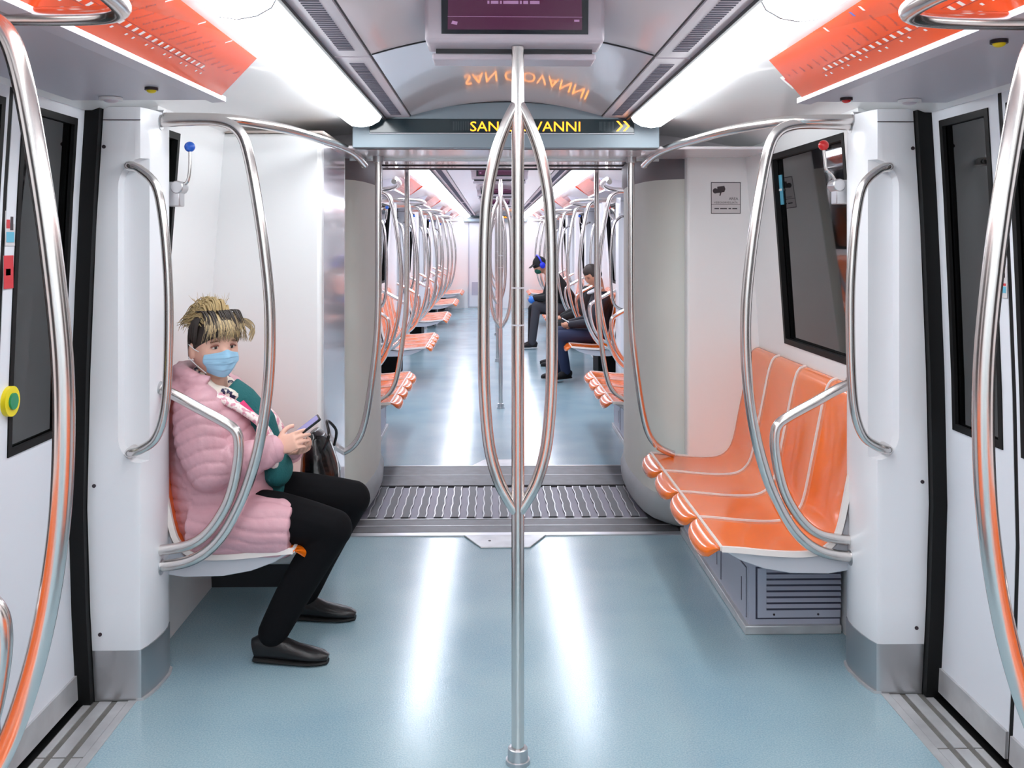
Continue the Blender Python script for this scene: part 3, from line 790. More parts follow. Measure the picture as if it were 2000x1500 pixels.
# ---------------------------------------------------------------- LED destination sign above the gangway
def led_sign(y,lab,full=True,zoff=0):
    r=empty('destination_sign',(0,y,2.02+zoff),lab,'destination sign','destination signs')
    top=[(x*.62/10,2.10+.10*(1-(x/10)**2)) for x in range(10,-11,-1)]
    poly=[(-.72,1.985),(.72,1.985),(.72,2.085),(.62,2.10)]+top[1:-1]+[(-.62,2.10),(-.72,2.085)]
    b=MB(); b.prism([(x,z+zoff) for x,z in poly],'y',y,y+.10); b.build('sign_housing',BAND,r,r.location,bevel=.004)
    b=MB(); b.box(-.64,.60,y-.006,y,2.055+zoff,2.120+zoff); s_=b.build('display_glass',LEDG,r,r.location,bevel=.002)
    b=MB(); b.prism([(-.64,2.053+zoff),(.60,2.053+zoff),(.60,2.050+zoff),(-.64,2.050+zoff)],'y',y-.012,y); b.build('lower_lip',SHELLG,r,r.location,smooth=False)
    t=MB(); put_text(t,'SAN GIOVANNI',.066,(-.172,y-.0075,2.062+zoff),(1.12,0,0),(0,0,1)); t.build('led_text',AMBER,s_,r.location,smooth=False)
    t=MB()
    for k in range(2):
        x=.515+k*.032
        for q in (-1,1):
            t.add([(x,y-.0075,2.0875+zoff+q*.024),(x+.010,y-.0075,2.0875+zoff+q*.024),(x+.032,y-.0075,2.0875+zoff),(x+.022,y-.0075,2.0875+zoff)],[(0,1,2,3)])
    t.build('led_arrows',AMBER,s_,r.location,smooth=False)
    # unlit dot-matrix cells
    t=MB(); 
    for k in range(11):
        for a_ in (0,):
            x=-.25+k*.008
            t.box(x,x+.003,y-.0068,y-.006,2.066+zoff,2.108+zoff)
    for k in range(12):
        x=.435+k*.006; t.box(x,x+.002,y-.0068,y-.006,2.066+zoff,2.108+zoff)
    t.build('unlit_cells',mat('led_unlit',(58,72,78),.4),s_,r.location,smooth=False)
led_sign(4.56,'dark destination display with amber letters above the near end of the gangway')
led_sign(22.25,'small destination display above the end wall of the far car',zoff=.0)
# ---------------------------------------------------------------- ceiling monitors
def make_monitor():
    r=empty('ceiling_monitor',(0,0,2.12)); o=(0,0,2.12)
    b=MB()
    def sect(x,e=0): # side profile (y,z)
        return [(x,-.05,2.135),(x,-.085,2.50),(x,.16,2.50),(x,.16,2.20),(x,.10,2.135)]
    b.loft([sect(-.262),sect(.262)]); b.build('casing',CASE,r,o,bevel=.012)
    b=MB(); b.loft([[(x,.055,2.104),(x,.055,2.124),(x,.17,2.124),(x,.17,2.104)] for x in (-.247,.247)]); b.build('base_plate',CASE,r,o,bevel=.006)
    b=MB(); b.box(-.235,.235,.05,.15,2.122,2.136); b.build('shadow_gap',DARK,r,o)
    def fp(x,z,off=.0): # on the tilted front
        t=(z-2.135)/.365; return (x,-.05-.035*t-off,z)
    b=MB(); b.loft([[fp(-.213,2.158,.001),fp(.213,2.158,.001),fp(.213,2.45,.001),fp(-.213,2.45,.001)],[fp(-.213,2.158,.004),fp(.213,2.158,.004),fp(.213,2.45,.004),fp(-.213,2.45,.004)]]); s_=b.build('screen_bezel',BEZ,r,o)
    b=MB(); b.quad(fp(-.195,2.170,.0046),fp(.195,2.170,.0046),fp(.19,2.43,.0046),fp(-.19,2.43,.0046)); b.build('picture',SCRN,s_,o,smooth=False)
    b=MB(); [b.quad(fp(x,2.243,.0052),fp(x+w2,2.243,.0052),fp(x+w2,2.252,.0052),fp(x,2.252,.0052)) for x,w2 in ((-.080,.006),(-.070,.022),(-.044,.006),(-.034,.044),(.014,.006),(.024,.014),(.043,.028))]
    b.quad(fp(-.195,2.206,.0052),fp(.195,2.206,.0052),fp(.195,2.207,.0052),fp(-.195,2.207,.0052))
    b.add([fp(-.185,2.186,.0052),fp(-.168,2.183,.0052),fp(-.166,2.192,.0052),fp(-.181,2.195,.0052)],[(0,1,2,3)])
    b.add([fp(.172,2.193,.0052),fp(.187,2.193,.0052),fp(.187,2.199,.0052),fp(.172,2.199,.0052)],[(0,1,2,3)])
    b.build('picture_text',PTXT,s_,o,smooth=False)
    return r
USED['tv']=[make_monitor(),False]
place('tv',(0,2.88,2.112),0,'ceiling monitor with dark purple screen, top centre of the foreground','monitor','ceiling monitors')
for i,y in enumerate((8.95,12.4,15.9)): place('tv',(0,y,2.10),0,['ceiling monitor in the far car, first past the gangway','ceiling monitor in the far car, second past the gangway','ceiling monitor in the far car, third past the gangway'][i],'monitor','ceiling monitors')
# ---------------------------------------------------------------- end wall of the far car
m=MB(); m.box(-1.5,1.5,22.38,22.48,0,2.25); tag(m.build('wall_far',WHITE),kind='structure')
r=empty('cab_door',(-.25,22.37,0),'white flush driver cab door in the end wall of the far car','door')
m=MB(); m.box(-.60,.12,22.355,22.378,.03,1.95); m.build('door_panel',DOORW,r,r.location,bevel=.004)
m=MB(); m.box(-.62,-.60,22.35,22.38,.0,1.97); m.box(.12,.14,22.35,22.38,.0,1.97); m.box(-.62,.14,22.35,22.38,1.95,1.97); m.build('door_frame',LOCK,r,r.location)
m=MB(); m.box(-.54,-.06,22.345,22.357,.30,.60); m.build('lower_panel',LOCK,r,r.location,bevel=.003)
m=MB(); m.box(.02,.06,22.33,22.357,.42,.56); m.build('latch',DARK,r,r.location)
# camera-notice sticker on the right partition
Y=5.079
r=empty('notice_sticker',(1.155,Y,1.80),'square outlined video surveillance notice on the white partition by the right bellows','sticker')
cx,cz,hw=1.158,1.775,.078
b=MB(); b.box(cx-hw,cx+hw,Y-.0012,Y,cz-.084,cz+.082); b.build('backing',STK,r,r.location,smooth=False)
b=MB()
for (x0,x1,z0,z1) in ((-hw,hw,.078,.081),(-hw,hw,-.083,-.080),(-hw,-hw+.003,-.083,.081),(hw-.003,hw,-.083,.081),(-hw,hw,-.036,-.034)):
    b.box(cx+x0,cx+x1,Y-.0018,Y-.0012,cz+z0,cz+z1)
# camera pictogram: hand-drawn body, lens, mount
b.tube([(cx-.055,Y-.0018,cz+.036),(cx-.055,Y-.0012,cz+.036)],.014,14)
b.prism([(cx-.045,cz+.024),(cx-.008,cz+.030),(cx-.002,cz+.046),(cx-.008,cz+.062),(cx-.045,cz+.058)],'y',Y-.0018,Y-.0012)
b.prism([(cx-.034,cz+.010),(cx-.028,cz+.010),(cx-.022,cz+.030),(cx-.030,cz+.030)],'y',Y-.0018,Y-.0012)
put_text(b,'AREA',.020,(cx+.016,Y-.0019,cz-.012),(1,0,0),(0,0,1))
put_text(b,'VIDEOSORVEGLIATA',.0145,(cx,Y-.0019,cz-.030),(.92,0,0),(0,0,1),0,True)
[b.quad((cx+x,Y-.0019,cz-.060),(cx+x+w2,Y-.0019,cz-.060),(cx+x+w2,Y-.0019,cz-.0545),(cx+x,Y-.0019,cz-.0545)) for x,w2 in ((-.060,.024),(-.030,.036),(.014,.014),(.034,.026))]
b.build('print',INK,r,r.location,smooth=False)
r=empty('window_sticker',(1.28,4.55,1.80),'narrow light blue sticker in the upper corner of the right window','sticker')
b=MB(); zc=1.80
b.loft([[(bx_(z)+.019,4.545,z),(bx_(z)+.019,4.590,z),(bx_(z)+.0205,4.590,z),(bx_(z)+.0205,4.545,z)] for z in (1.72,1.86)]); b.build('backing',CYAN,r,r.location,smooth=False)
b=MB(); b.box(bx_(1.79)+.014,bx_(1.79)+.0185,4.552,4.582,1.785,1.795); b.build('print',MAPW,r,r.location,smooth=False)
# ---------------------------------------------------------------- people
SKIN=mat('skin',(232,184,164),.5,spec=.35)
SKIN2=mat('skin_far',(206,150,122),.5,spec=.35)
HAIRD=mat('hair_dark',(52,42,38),.6)
HAIRB=mat('hair_blonde',(196,172,126),.6)
HAIRM=mat('hair_streaked',(146,128,100),.6)
COAT=mat('pink_quilted_nylon',(214,166,176),.42,spec=.4,bump=(60,.12))
LINING=mat('floral_lining',(218,150,168),.7,noise=(52,(244,232,228),.42,.5))
TEAL=mat('teal_knit',(22,98,100),.8,bump=(120,.3))
SCARFM=mat('floral_scarf',(236,226,214),.7,noise=(38,(34,30,70),.52,.57))
PINKHOT=mat('scarf_pink',(226,60,120),.7)
TROU=mat('black_trousers',(11,11,15),.9,spec=.2)
SHOE=mat('black_leather',(24,22,24),.35,bump=(90,.1))
SOLE=mat('black_sole',(12,12,13),.7)
MASKM=mat('mask_blue',(158,204,232),.75,bump=(30,.15))
MASKW=mat('mask_edge_white',(222,228,232),.7)
EYEW=mat('eye_white',(226,218,212),.25)
IRIS=mat('eye_iris',(46,34,30),.15)
BROW=mat('eyebrow',(120,82,62),.8)
LIP=mat('eyelid_line',(140,88,76),.7)
BAG=mat('black_shiny_bag',(10,10,12),.22,bump=(14,.6))
PHB=mat('phone_body',(18,18,22),.25)
PHS=mat('phone_screen',(120,116,170),.12,emit=(140,136,190),es=.35)
NAVY=mat('navy_jacket',(24,26,38),.7,bump=(12,.3))
JEAN=mat('dark_jeans',(34,44,74),.85)
TROULIT=mat('lit_black_trousers',(62,62,70),.85)  # highlight on black trousers put into the colour as grey
BLK=mat('black_cloth',(16,16,20),.8)
GREENM=mat('green_mask',(20,92,76),.8)
HPB=mat('headphone_blue',(36,52,214),.35)
GLV=mat('glove_blue',(50,120,214),.4)
def V(*a): return Vector(a)
def basis(f,up=(0,0,1)):
    f=Vector(f).normalized(); u=Vector(up); u=(u-f*u.dot(f)).normalized(); l=u.cross(f)
    return Matrix((f,l,u)).transposed()    # columns: forward, left, up
def head_points(nu=56,nv=40):
    """skull with brow, nose, sockets, jaw, in a frame with x forward, y left, z up"""
    vs=[];
    def f(d):
        x,y,z=d
        p=V(x*(.096 if x>0 else .100),y*.082,z*(.122 if z>0 else .128))
        if z<0:
            t=min(1,-z*1.1); p.y*=1-.22*t*t
            if x<0: p.x*=1-.62*t
            else: p.x*=1-.10*t
        def g(cx,cy,cz,s): return math.exp(-((p.x-cx)**2+(abs(p.y)-cy)**2+(p.z-cz)**2)/(2*s*s))
        q=p.copy(); 
        if x>0:
            q.x-=.013*g(.085,.032,.008,.013)
            q.x+=.006*g(.088,.03,.030,.014)
            q.x+=.020*g(.095,0,-.030,.010)+.012*g(.095,0,-.012,.008)
            q.x+=.007*g(.088,0,-.066,.014)-.003*g(.09,0,-.080,.006)+.008*g(.075,0,-.105,.016)
            q.y+=math.copysign(.006*g(.06,.055,-.02,.02),q.y)
        return q
    m=MB(); rows=[]
    for i in range(1,nv):
        a=PI*i/nv; rows.append([f((math.sin(a)*math.cos(2*PI*j/nu),math.sin(a)*math.sin(2*PI*j/nu),math.cos(a))) for j in range(nu)])
    m.loft(rows,caps=True); return m
def xf(m,M_,c):
    m.v=[tuple(M_@Vector(v)+Vector(c)) for v in m.v]; return m
def merge(a,b):
    a.add(b.v,b.f); return a
def hand(m,w,f,n,curl=(.5,.5,.5,.5),thumb=.5,side=1,sc=1.0,spread=.10):
    """palm+5 fingers. w wrist, f finger direction, n palm normal (out of the palm), side=+1 thumb on the left of (f,up=n)"""
    f=Vector(f).normalized(); n=Vector(n); n=(n-f*n.dot(f)).normalized(); l=n.cross(f)*side; w=Vector(w)
    m.tube([w-f*.02*sc,w+f*.015*sc,w+f*.05*sc,w+f*.085*sc],.03,14,ell=[(.024*sc,.018*sc),(.028*sc,.016*sc),(.038*sc,.015*sc),(.036*sc,.012*sc)],up=n)
    L=[.072,.080,.075,.060]; off=[.028,.0095,-.0095,-.027]; rr=[.0085,.009,.0085,.0075]
    for k in range(4):
        p=w+f*(.082-.006*abs(k-1.2))*sc+l*off[k]*sc; d=(f+l*spread*(1.5-k)*.6).normalized(); ax=0.; pts=[p-f*.01*sc,p]; 
        for q,fr in enumerate((.45,.30,.25)):
            ax+=curl[k]*(.75,.95,.7)[q]
            dd=d*math.cos(ax)+n*math.sin(ax); p=p+dd*L[k]*fr*sc; pts.append(p)
        m.tube(cr(pts,3),[rr[k]*sc*(1-.25*i/12) for i in range(len(cr(pts,3)))],10)
    p=w+f*.028*sc+l*.026*sc; pts=[p-l*.012*sc]
    d=(f*.62+l*.75+n*.25).normalized(); e=(f*.95+l*.1+n*.55*thumb*1.6).normalized()
    pts+=[p,p+d*.032*sc,p+d*.032*sc+(d+e).normalized()*.030*sc,p+d*.032*sc+(d+e).normalized()*.030*sc+e*.026*sc]
    c_=cr(pts,3); m.tube(c_,[.012*sc*(1-.3*i/len(c_)) for i in range(len(c_))],10)
def limb(m,pts,r,n=16): 
    p=cr(pts,4); k=len(p)-1; R_=[interp([(i*1.0/(len(r)-1),x) for i,x in enumerate(r)],j/k) for j in range(len(p))]
    m.tube(p,R_,n)
    m.ell(p[0],(R_[0],)*3); m.ell(p[-1],(R_[-1],)*3)
def shoe_mesh(m,so,ankle,toe_dir,L=.26,tilt=0,zs=0.0,h=.0):
    """upper in m, sole in so; ankle = ankle centre point; returns"""
    d=Vector((toe_dir[0],toe_dir[1],tilt)).normalized(); a=Vector(ankle)
    up=V(0,0,1); up=(up-d*up.dot(d)).normalized()
    base=V(a.x,a.y,zs)-d*.07
    T=[(0,.026,.040,.040),(.02,.033,.046,.046),(.06,.036,.052,.052),(.10,.037,.042,.045),(.15,.043,.030,.034),(.20,.046,.024,.028),(.24,.036,.020,.022),(.262,.018,.014,.016)]
    k=L/.262
    m.tube([base+d*t*k+up*(z+.005) for t,ra,rb,z in T],0,18,ell=[(ra,rb) for t,ra,rb,z in T],up=up)
    so.tube([base+d*t*k+up*(.009 if t>.07 else .012) for t,ra,rb,z in T],0,18,ell=[(ra+.002,.009 if t>.07 else .012) for t,ra,rb,z in T],up=up)
    return base,d,up
def quilt(me,bones,amp,pitch,org=(0,0,0)):
    """puff the surface between stitch lines that run round each bone"""
    import numpy as np
    n=len(me.vertices); co=np.empty(n*3); me.vertices.foreach_get('co',co); co=co.reshape(-1,3)+np.array(org)
    no=np.empty(n*3); me.vertices.foreach_get('normal',no); no=no.reshape(-1,3)
    best=np.full(n,1e9); ph=np.zeros(n)
    for (a,b,r,s0) in bones:
        a=np.array(a);b=np.array(b);d=b-a;L=np.linalg.norm(d);d/=L
        t=(co-a)@d; tc=np.clip(t,0,L); dist=np.linalg.norm(co-(a+tc[:,None]*d),axis=1)-r
        k=dist<best; best[k]=dist[k]; ph[k]=(t[k]+s0)
    wob=.006*np.sin(co[:,0]*31+co[:,1]*23)+.004*np.sin(co[:,1]*57+co[:,2]*19)
    q=np.abs(np.sin(PI*(ph+wob)/pitch)); h=amp*(q**.30-.85)
    wr=.0005*np.sin(co[:,0]*160+co[:,2]*75+co[:,1]*60)*np.sin(co[:,1]*145-co[:,2]*110)
    co2=co+no*(h+wr)[:,None]-np.array(org); me.vertices.foreach_set('co',co2.reshape(-1)); me.update()
def simple_face(parent,hc,Mh,org,skin_items=True,iris=IRIS):
    Mh=Mh.copy()
    for y in (-.032,.032):
        e=MB(); e.ell(hc+Mh@V(.0765,y,.007),(.0105,.0135,.0072),rot=Mh); eo=e.build('eye',EYEW,parent,org)
        e=MB(); e.ell(hc+Mh@V(.0838,y-.001,.0075),(.0040,.0062,.0064),rot=Mh); e.build('iris',iris,eo,org)
        e=MB(); e.tube(cr([hc+Mh@V(.078,y-.017,.008),hc+Mh@V(.0865,y-.006,.0150),hc+Mh@V(.0865,y+.006,.0150),hc+Mh@V(.078,y+.017,.009)],4),.0034,8); e.build('eyelid',LIP,parent,org)
        e=MB(); e.tube(cr([hc+Mh@V(.080,y-.020,.026),hc+Mh@V(.0895,y-.004,.031),hc+Mh@V(.0875,y+.008,.031),hc+Mh@V(.076,y+.022,.026)],4),.0026,8); e.build('eyebrow',BROW,parent,org)
# ---- the woman
def woman():
    O=V(-1.05,3.75,0)
    r=empty('person',O,'woman in pink quilted coat and blue face mask, seated on the left holding a phone','person')
    hc=V(-1.118,3.70,1.150); fd=V(.655,-.755,-.03); Mh=basis(fd)
    shR,elR,wrR=V(-1.145,3.60,.925),V(-1.085,3.535,.725),V(-.865,3.59,.785)
    shL,elL,wrL=V(-1.145,3.93,.925),V(-1.04,3.985,.72),V(-.84,3.80,.735)
    hipR,knR,anR=V(-1.08,3.65,.53),V(-.655,3.61,.485),V(-.872,3.60,.09)
    hipL,knL,anL=V(-1.08,3.84,.53),V(-.625,3.90,.520),V(-.83,4.00,.09)
    # --- body
    b=MB()
    merge(b,xf(head_points(),Mh,hc))
    for y in (-.087,.087): b.ell(hc+Mh@V(-.004,y,-.012),(.018,.010,.031),rot=Mh)
    limb(b,[hc+V(-.005,.005,-.07),V(-1.13,3.72,1.03),V(-1.135,3.735,.95)],[.052,.055,.062])
    b.tube([V(-1.09,3.745,.50),V(-1.10,3.745,.62),V(-1.12,3.74,.76),V(-1.13,3.74,.88),V(-1.135,3.738,.965)],0,24,ell=[(.16,.13),(.155,.14),(.15,.14),(.17,.12),(.07,.06)],up=(1,0,0))
    limb(b,[shR,elR,wrR],[.055,.042,.026]); limb(b,[shL,elL,wrL],[.055,.042,.026])
    for h_,k_,a_ in ((hipR,knR,anR),(hipL,knL,anL)):
        limb(b,[h_,k_],[.078,.052]); limb(b,[k_,(k_+a_)/2+V(-.012,0,0),a_],[.05,.045,.032]); limb(b,[a_,a_+V(.055,0,-.055)],[.030,.016])
    ph=V(-.775,3.665,.842)       # phone centre
    hand(b,wrR,V(.85,.10,.32),V(.10,.9,-.25),curl=(.42,.5,.58,.62),thumb=.9,side=-1,sc=.95)
    hand(b,wrL,V(.60,-.62,.12),V(.1,-.35,.95),curl=(.62,.66,.7,.75),thumb=.6,side=-1,sc=.92)
    b.build('body',SKIN,r,O,remesh=.0042,sm=2)
    simple_face(r,hc,Mh,O)
    # --- mask: shell over nose, cheeks and chin
    m=MB(); rows=[]
    for i in range(43):
        v=i/42.; row=[]
        z=-.008-.098*v
        for j in range(19):
            u=-1+2*j/18.; 
            wv=.073*(1-.30*max(0,v-.45)/.55)*(.93+.07*math.sin(PI*min(1,v*1.6)))
            y=u*wv
            a=abs(u)
            x=.106-.046*a**2.2-(.020*(v-.62)**2/.14 if v>.62 else 0)
            x+=.014*math.exp(-(u*u)/.06)*math.exp(-((v-.25)/.28)**2)
            x+=.0030*(((v*4.2+.1*math.sin(u*3))%1.0)-.5)*(1-.6*a)*(1 if .08<v<.86 else 0)+.0015*math.sin(u*9+v*14)*(v>.4)
            zz=z-.012*a*a*(1-v)+.018*a*a*v+(.010*math.exp(-(u*u)/.05) if i==0 else 0)*1
            row.append(V(x,y,zz))
        rows.append(row)
    rows=[[hc+Mh@p for p in row] for row in rows]
    m.loft(rows,caps=False,closed=False); mo=m.build('face_mask',MASKM,r,O)
    so=mo.modifiers.new('s','SOLIDIFY'); so.thickness=.002; su=mo.modifiers.new('u','SUBSURF'); su.levels=1; su.render_levels=1
    for sy in (-1,1):
        t=MB(); t.tube(cr([hc+Mh@V(.050,sy*.063,-.018),hc+Mh@V(.025,sy*.085,-.004),hc+Mh@V(-.004,sy*.098,.014)],5),.0016,6); t.build('ear_loop',MASKW,mo,O)
        t=MB(); t.tube(cr([hc+Mh@V(.056,sy*.055,-.090),hc+Mh@V(.022,sy*.080,-.060),hc+Mh@V(-.010,sy*.096,-.034)],5),.0016,6); t.build('ear_loop',MASKW,mo,O)
    # --- hair
    h=MB(); rows=[]
    nu,nv=48,22
    for i in range(nv):
        row=[]
        for j in range(nu):
            t=2*PI*j/nu; ct=math.cos(t)
            lim=PI*(.53-.16*ct if ct>0 else .53-.15*ct)
            a=lim*i/(nv-1)+.001; e=i/(nv-1)
            k=1.075+.02*math.sin(t*13+a*5)-.055*max(0,(e-.8)/.2)
            p=V(math.sin(a)*ct*.100*k,math.sin(a)*math.sin(t)*.083*k,math.cos(a)*.124*k)
            if p.z<0 and p.x<0: p.x*=1-.30*min(1,-p.z/.08)
            row.append(p)
        rows.append([hc+Mh@p for p in row])
    h.loft(rows,caps=True); h.build('hair_cap',HAIRD,r,O)
    def strand(mb,p0,p1,p2,p3,w_):
        q=cr([p0,p1,p2,p3],4); mb.tube([hc+Mh@p for p in q],[w_*min(1,.3+i*.3)*(1-.85*(i/(len(q)-1))**1.5) for i in range(len(q))],4)
    R_=random.Random(3)
    d=MB(); l=MB(); s_=MB()
    # fringe: streaked strands from the dark parting over the forehead
    for k in range(230):
        y=R_.uniform(-.078,.080); y1=y*R_.uniform(.98,1.12)+R_.uniform(-.012,.014)
        z1=R_.uniform(.026,.062)-.30*max(0,abs(y)-.05)
        q=R_.random(); tgt=s_ if q<.5 else (d if q<.68 else l)
        xr=.092-.55*max(0,abs(y)-.015)**1.25
        strand(tgt,V(.035,y*.85,.130),V(.070,y*.95,.116),V(xr+.010,y*1.03,.080),V(xr+.010,y1,z1),R_.uniform(.0022,.0038))
    # dark roots showing across the crown
    for k in range(44):
        y=R_.uniform(-.07,.075); strand(d,V(-.02+R_.uniform(-.02,.02),y*.9,.130),V(.040,y,.138),V(.072,y,.120),V(.092,y*1.04,.092),R_.uniform(.003,.0045))
    # curl that flicks out at her left temple
    for k in range(34):
        q=R_.uniform(-.008,.008); z=R_.uniform(-.014,.014)
        strand(s_ if k%3 else l,V(.055,.055+q,.108),V(.062,.098+q,.092+z),V(.064,.126+q,.064+z),V(.070,.112+q,.030+z),.0028)
    # side and back hair, dark
    for k in range(150):
        t=R_.uniform(1.25,5.03); s2=math.sin(t); c_=math.cos(t)
        strand(d,V(c_*.05,s2*.05,.128),V(c_*.092,s2*.080,.095),V(c_*.108,s2*.091,.040),V(c_*.100-.004,s2*.088,R_.uniform(-.055,-.01) if c_<-.28 else R_.uniform(.012,.035)),.0036)
    # blonde hair swept up and back into a messy bun
    for k in range(420):
        y=R_.uniform(-.072,.075); x=R_.uniform(-.05,.045); h_=R_.uniform(.146,.172); e=R_.uniform(.75,1.25)
        f_=math.sqrt(max(.05,1-(y/.085)**2))
        strand(l,V(x,y*.9,.120*f_+.014),V(x-.022,y*1.02,h_*f_+.012),V(x-.060*e,y*1.12,(h_-.012)*f_+.006),V(x-.092*e,y*1.2+R_.uniform(-.012,.012),h_-.065*e+R_.uniform(-.014,.014)-.02),R_.uniform(.0026,.0046))
    for k in range(46):
        y=R_.uniform(-.06,.06); x=R_.uniform(-.07,.03); dy=R_.uniform(-.035,.035); dx=R_.uniform(-.05,.03)
        strand(l if k%4 else s_,V(x,y,.135),V(x+dx*.3,y+dy*.3,.160),V(x+dx*.7,y+dy*.7,.176),V(x+dx,y+dy,R_.uniform(.178,.202)),.0013)
    d.build('dark_hair',HAIRD,r,O); s_.build('fringe',HAIRM,r,O); l.build('blonde_tuft',HAIRB,r,O)
    # --- trousers
    t=MB()
    t.ell((-1.09,3.745,.545),(.17,.19,.13))
    limb(t,[hipR,(hipR+knR)/2+V(0,0,.015),knR],[.105,.095,.072]); limb(t,[knR,(knR+anR)/2+V(-.015,0,0),anR+V(0,0,.02)],[.070,.066,.056])
    limb(t,[hipL,(hipL+knL)/2+V(0,0,.015),knL],[.105,.095,.072]); limb(t,[knL,(knL+anL)/2+V(-.015,0,0),anL+V(0,0,.02)],[.070,.066,.054])
    t.build('trousers',TROU,r,O,remesh=.008,sm=3)
    # --- shoes
    for a_,dr in ((anR,(1,-.10)),(anL,(1,-.05))):
        u=MB(); so=MB(); base,dd,up=shoe_mesh(u,so,a_,dr,.275)
        sh=u.build('shoe',SHOE,r,O); so.build('sole',SOLE,sh,O)
        q=MB(); c0=base+dd*.155+up*.046; sd=up.cross(dd); q.tube(cr([c0-sd*.034-up*.006,c0-sd*.018+up*.012,c0+up*.018,c0+sd*.018+up*.012,c0+sd*.034-up*.006],4),.006,8); q.build('strap',SHOE,sh,O)
    # --- coat
    c=MB()
    T=[((-1.075,3.745,.435),(.215,.175)),((-1.085,3.745,.53),(.222,.200)),((-1.10,3.745,.66),(.215,.200)),((-1.12,3.745,.78),(.208,.190)),((-1.135,3.742,.87),(.210,.170)),((-1.14,3.74,.94),(.185,.145)),((-1.14,3.735,.985),(.11,.11))]
    c.tube([p for p,_ in T],0,32,ell=[e for _,e in T],up=(1,0,0))
    # collar and hood pile round the neck
    for k,(z,rr,th) in enumerate(((.985,.100,.040),(1.025,.098,.034))):
        ring=[V(-1.145+math.cos(a)*rr*1.05,3.725+math.sin(a)*rr*1.12,z-.035*math.cos(a)) for a in [2*PI*j/24 for j in range(5,20)]]
        c.tube(ring,th,12)
    c.ell((-1.235,3.70,.985),(.075,.12,.055))
    # skirt over the thighs
    c.tube([V(-1.15,3.63,.50),V(-1.05,3.615,.502),V(-.94,3.605,.500),V(-.835,3.60,.492),V(-.800,3.60,.490)],0,22,ell=[(.13,.12),(.13,.122),(.12,.118),(.112,.110),(.10,.098)],up=(0,0,1)); limb(c,[V(-1.07,3.86,.52),V(-.93,3.88,.52)],[.115,.10])
    limb(c,[shR,(shR+elR)/2+V(-.01,-.01,0),elR],[.094,.092,.082],20); limb(c,[elR,(elR+wrR)/2+V(0,-.004,-.008),wrR-V(.012,0,.004)],[.080,.070,.054],20)
    limb(c,[shL,(shL+elL)/2,elL],[.095,.095,.085],20); limb(c,[elL,(elL+wrL)/2,wrL-V(.02,-.02,0)],[.083,.070,.052],20)
    me=do_remesh(c.mesh('coat',O),.0065,3)
    quilt(me,[(V(-1.08,3.745,.40),V(-1.14,3.74,1.05),.19,0),(shR,elR,.10,.01),(elR,wrR,.08,.0),(shL,elL,.1,.01),(elL,wrL,.08,.0),(V(-1.03,3.6,.40),V(-1.0,3.6,.60),.14,0)],.0095,.044,O)
    me.materials.clear(); me.materials.append(COAT); me.polygons.foreach_set('use_smooth',[True]*len(me.polygons))
    co=bpy.data.objects.new('coat',me); C.objects.link(co); co.parent=r
    # cuffs
    for w0,e0 in ((wrR,elR),(wrL,elL)):
        dd=(w0-e0).normalized(); q=MB(); q.tube([w0-dd*.03,w0-dd*.0],[.056,.050],20); q.tube([w0-dd*.012,w0+dd*.004],[.046,.044],20); q.build('cuff',COAT,co,O)
    # teal jumper showing in the open front
    j=MB(); T=[((-.955,3.76,.46),(.055,.055)),((-.935,3.755,.60),(.062,.07)),((-.935,3.745,.74),(.068,.072)),((-.960,3.735,.86),(.070,.065)),((-1.02,3.725,.945),(.070,.055)),((-1.07,3.72,.99),(.05,.05))]
    j.tube([p for p,_ in T],0,24,ell=[e for _,e in T],up=(1,0,0)); j.ell((-.885,3.735,.675),(.055,.10,.065)); j.build('jumper',TEAL,r,O,remesh=.007,sm=3)
    # floral lining edges and scarf
    for sy,nm_ in ((-1,'near'),(1,'far')):
        P=[V(-1.165,3.725+sy*.112,1.02),V(-1.095,3.725+sy*.118,.985),V(-1.0,3.735+sy*.098,.925),V(-.925,3.745+sy*.090,.86),V(-.885,3.75+sy*.088,.78),V(-.880,3.75+sy*.090,.70)]
        q=MB(); pc=cr(P,6); q.tube(pc,0,12,ell=[(.030,.014)]*len(pc),up=(1,0,.5)); q.build('lining_edge',LINING,co,O,remesh=.005,sm=1)
    q=MB(); ring=[V(-1.105+math.cos(a)*.078,3.72+math.sin(a)*.083,1.005-.045*math.cos(a)+.006*math.sin(5*a)) for a in [2*PI*j/28 for j in range(29)]]
    q.tube(ring,0,10,ell=[(.026,.020)]*29,up=(0,0,1)); q.tube(cr([V(-1.03,3.69,.965),V(-.985,3.70,.92),V(-.935,3.70,.865)],5),.026,12); so=q.build('scarf',SCARFM,r,O)
    q=MB(); q.tube(cr([V(-1.005,3.655,.945),V(-.96,3.655,.895),V(-.915,3.665,.835)],5),0,10,ell=[(.022,.012)]*11,up=(1,0,1)); q.build('scarf_end',PINKHOT,r,O)
    # --- phone (held, a thing of its own)
    n_=V(-.55,-.22,.80).normalized(); ax=V(.62,.15,.62); ax=(ax-n_*ax.dot(n_)).normalized(); sd=n_.cross(ax)
    po=empty('phone',ph,'dark mobile phone with lit screen held by the woman in the pink coat','phone')
    def slab(c0,hx,hy,t0,t1):
        mb=MB(); mb.loft([[c0+ax*a*hx+sd*b*hy+n_*t for a,b in ((-1,-.8),(-.93,-1),(.93,-1),(1,-.8),(1,.8),(.93,1),(-.93,1),(-1,.8))] for t in (t0,t1)]); return mb
    slab(ph,.074,.036,-.0045,.0040).build('phone_body',PHB,po,ph); slab(ph,.068,.032,.0040,.0047).build('phone_screen',PHS,po,ph,smooth=False)
    # --- handbag on the lap
    bc=V(-.775,4.03,.645)
    bo=empty('handbag',bc-V(0,0,.09),'shiny black handbag on the seat side beside the womans lap','handbag')
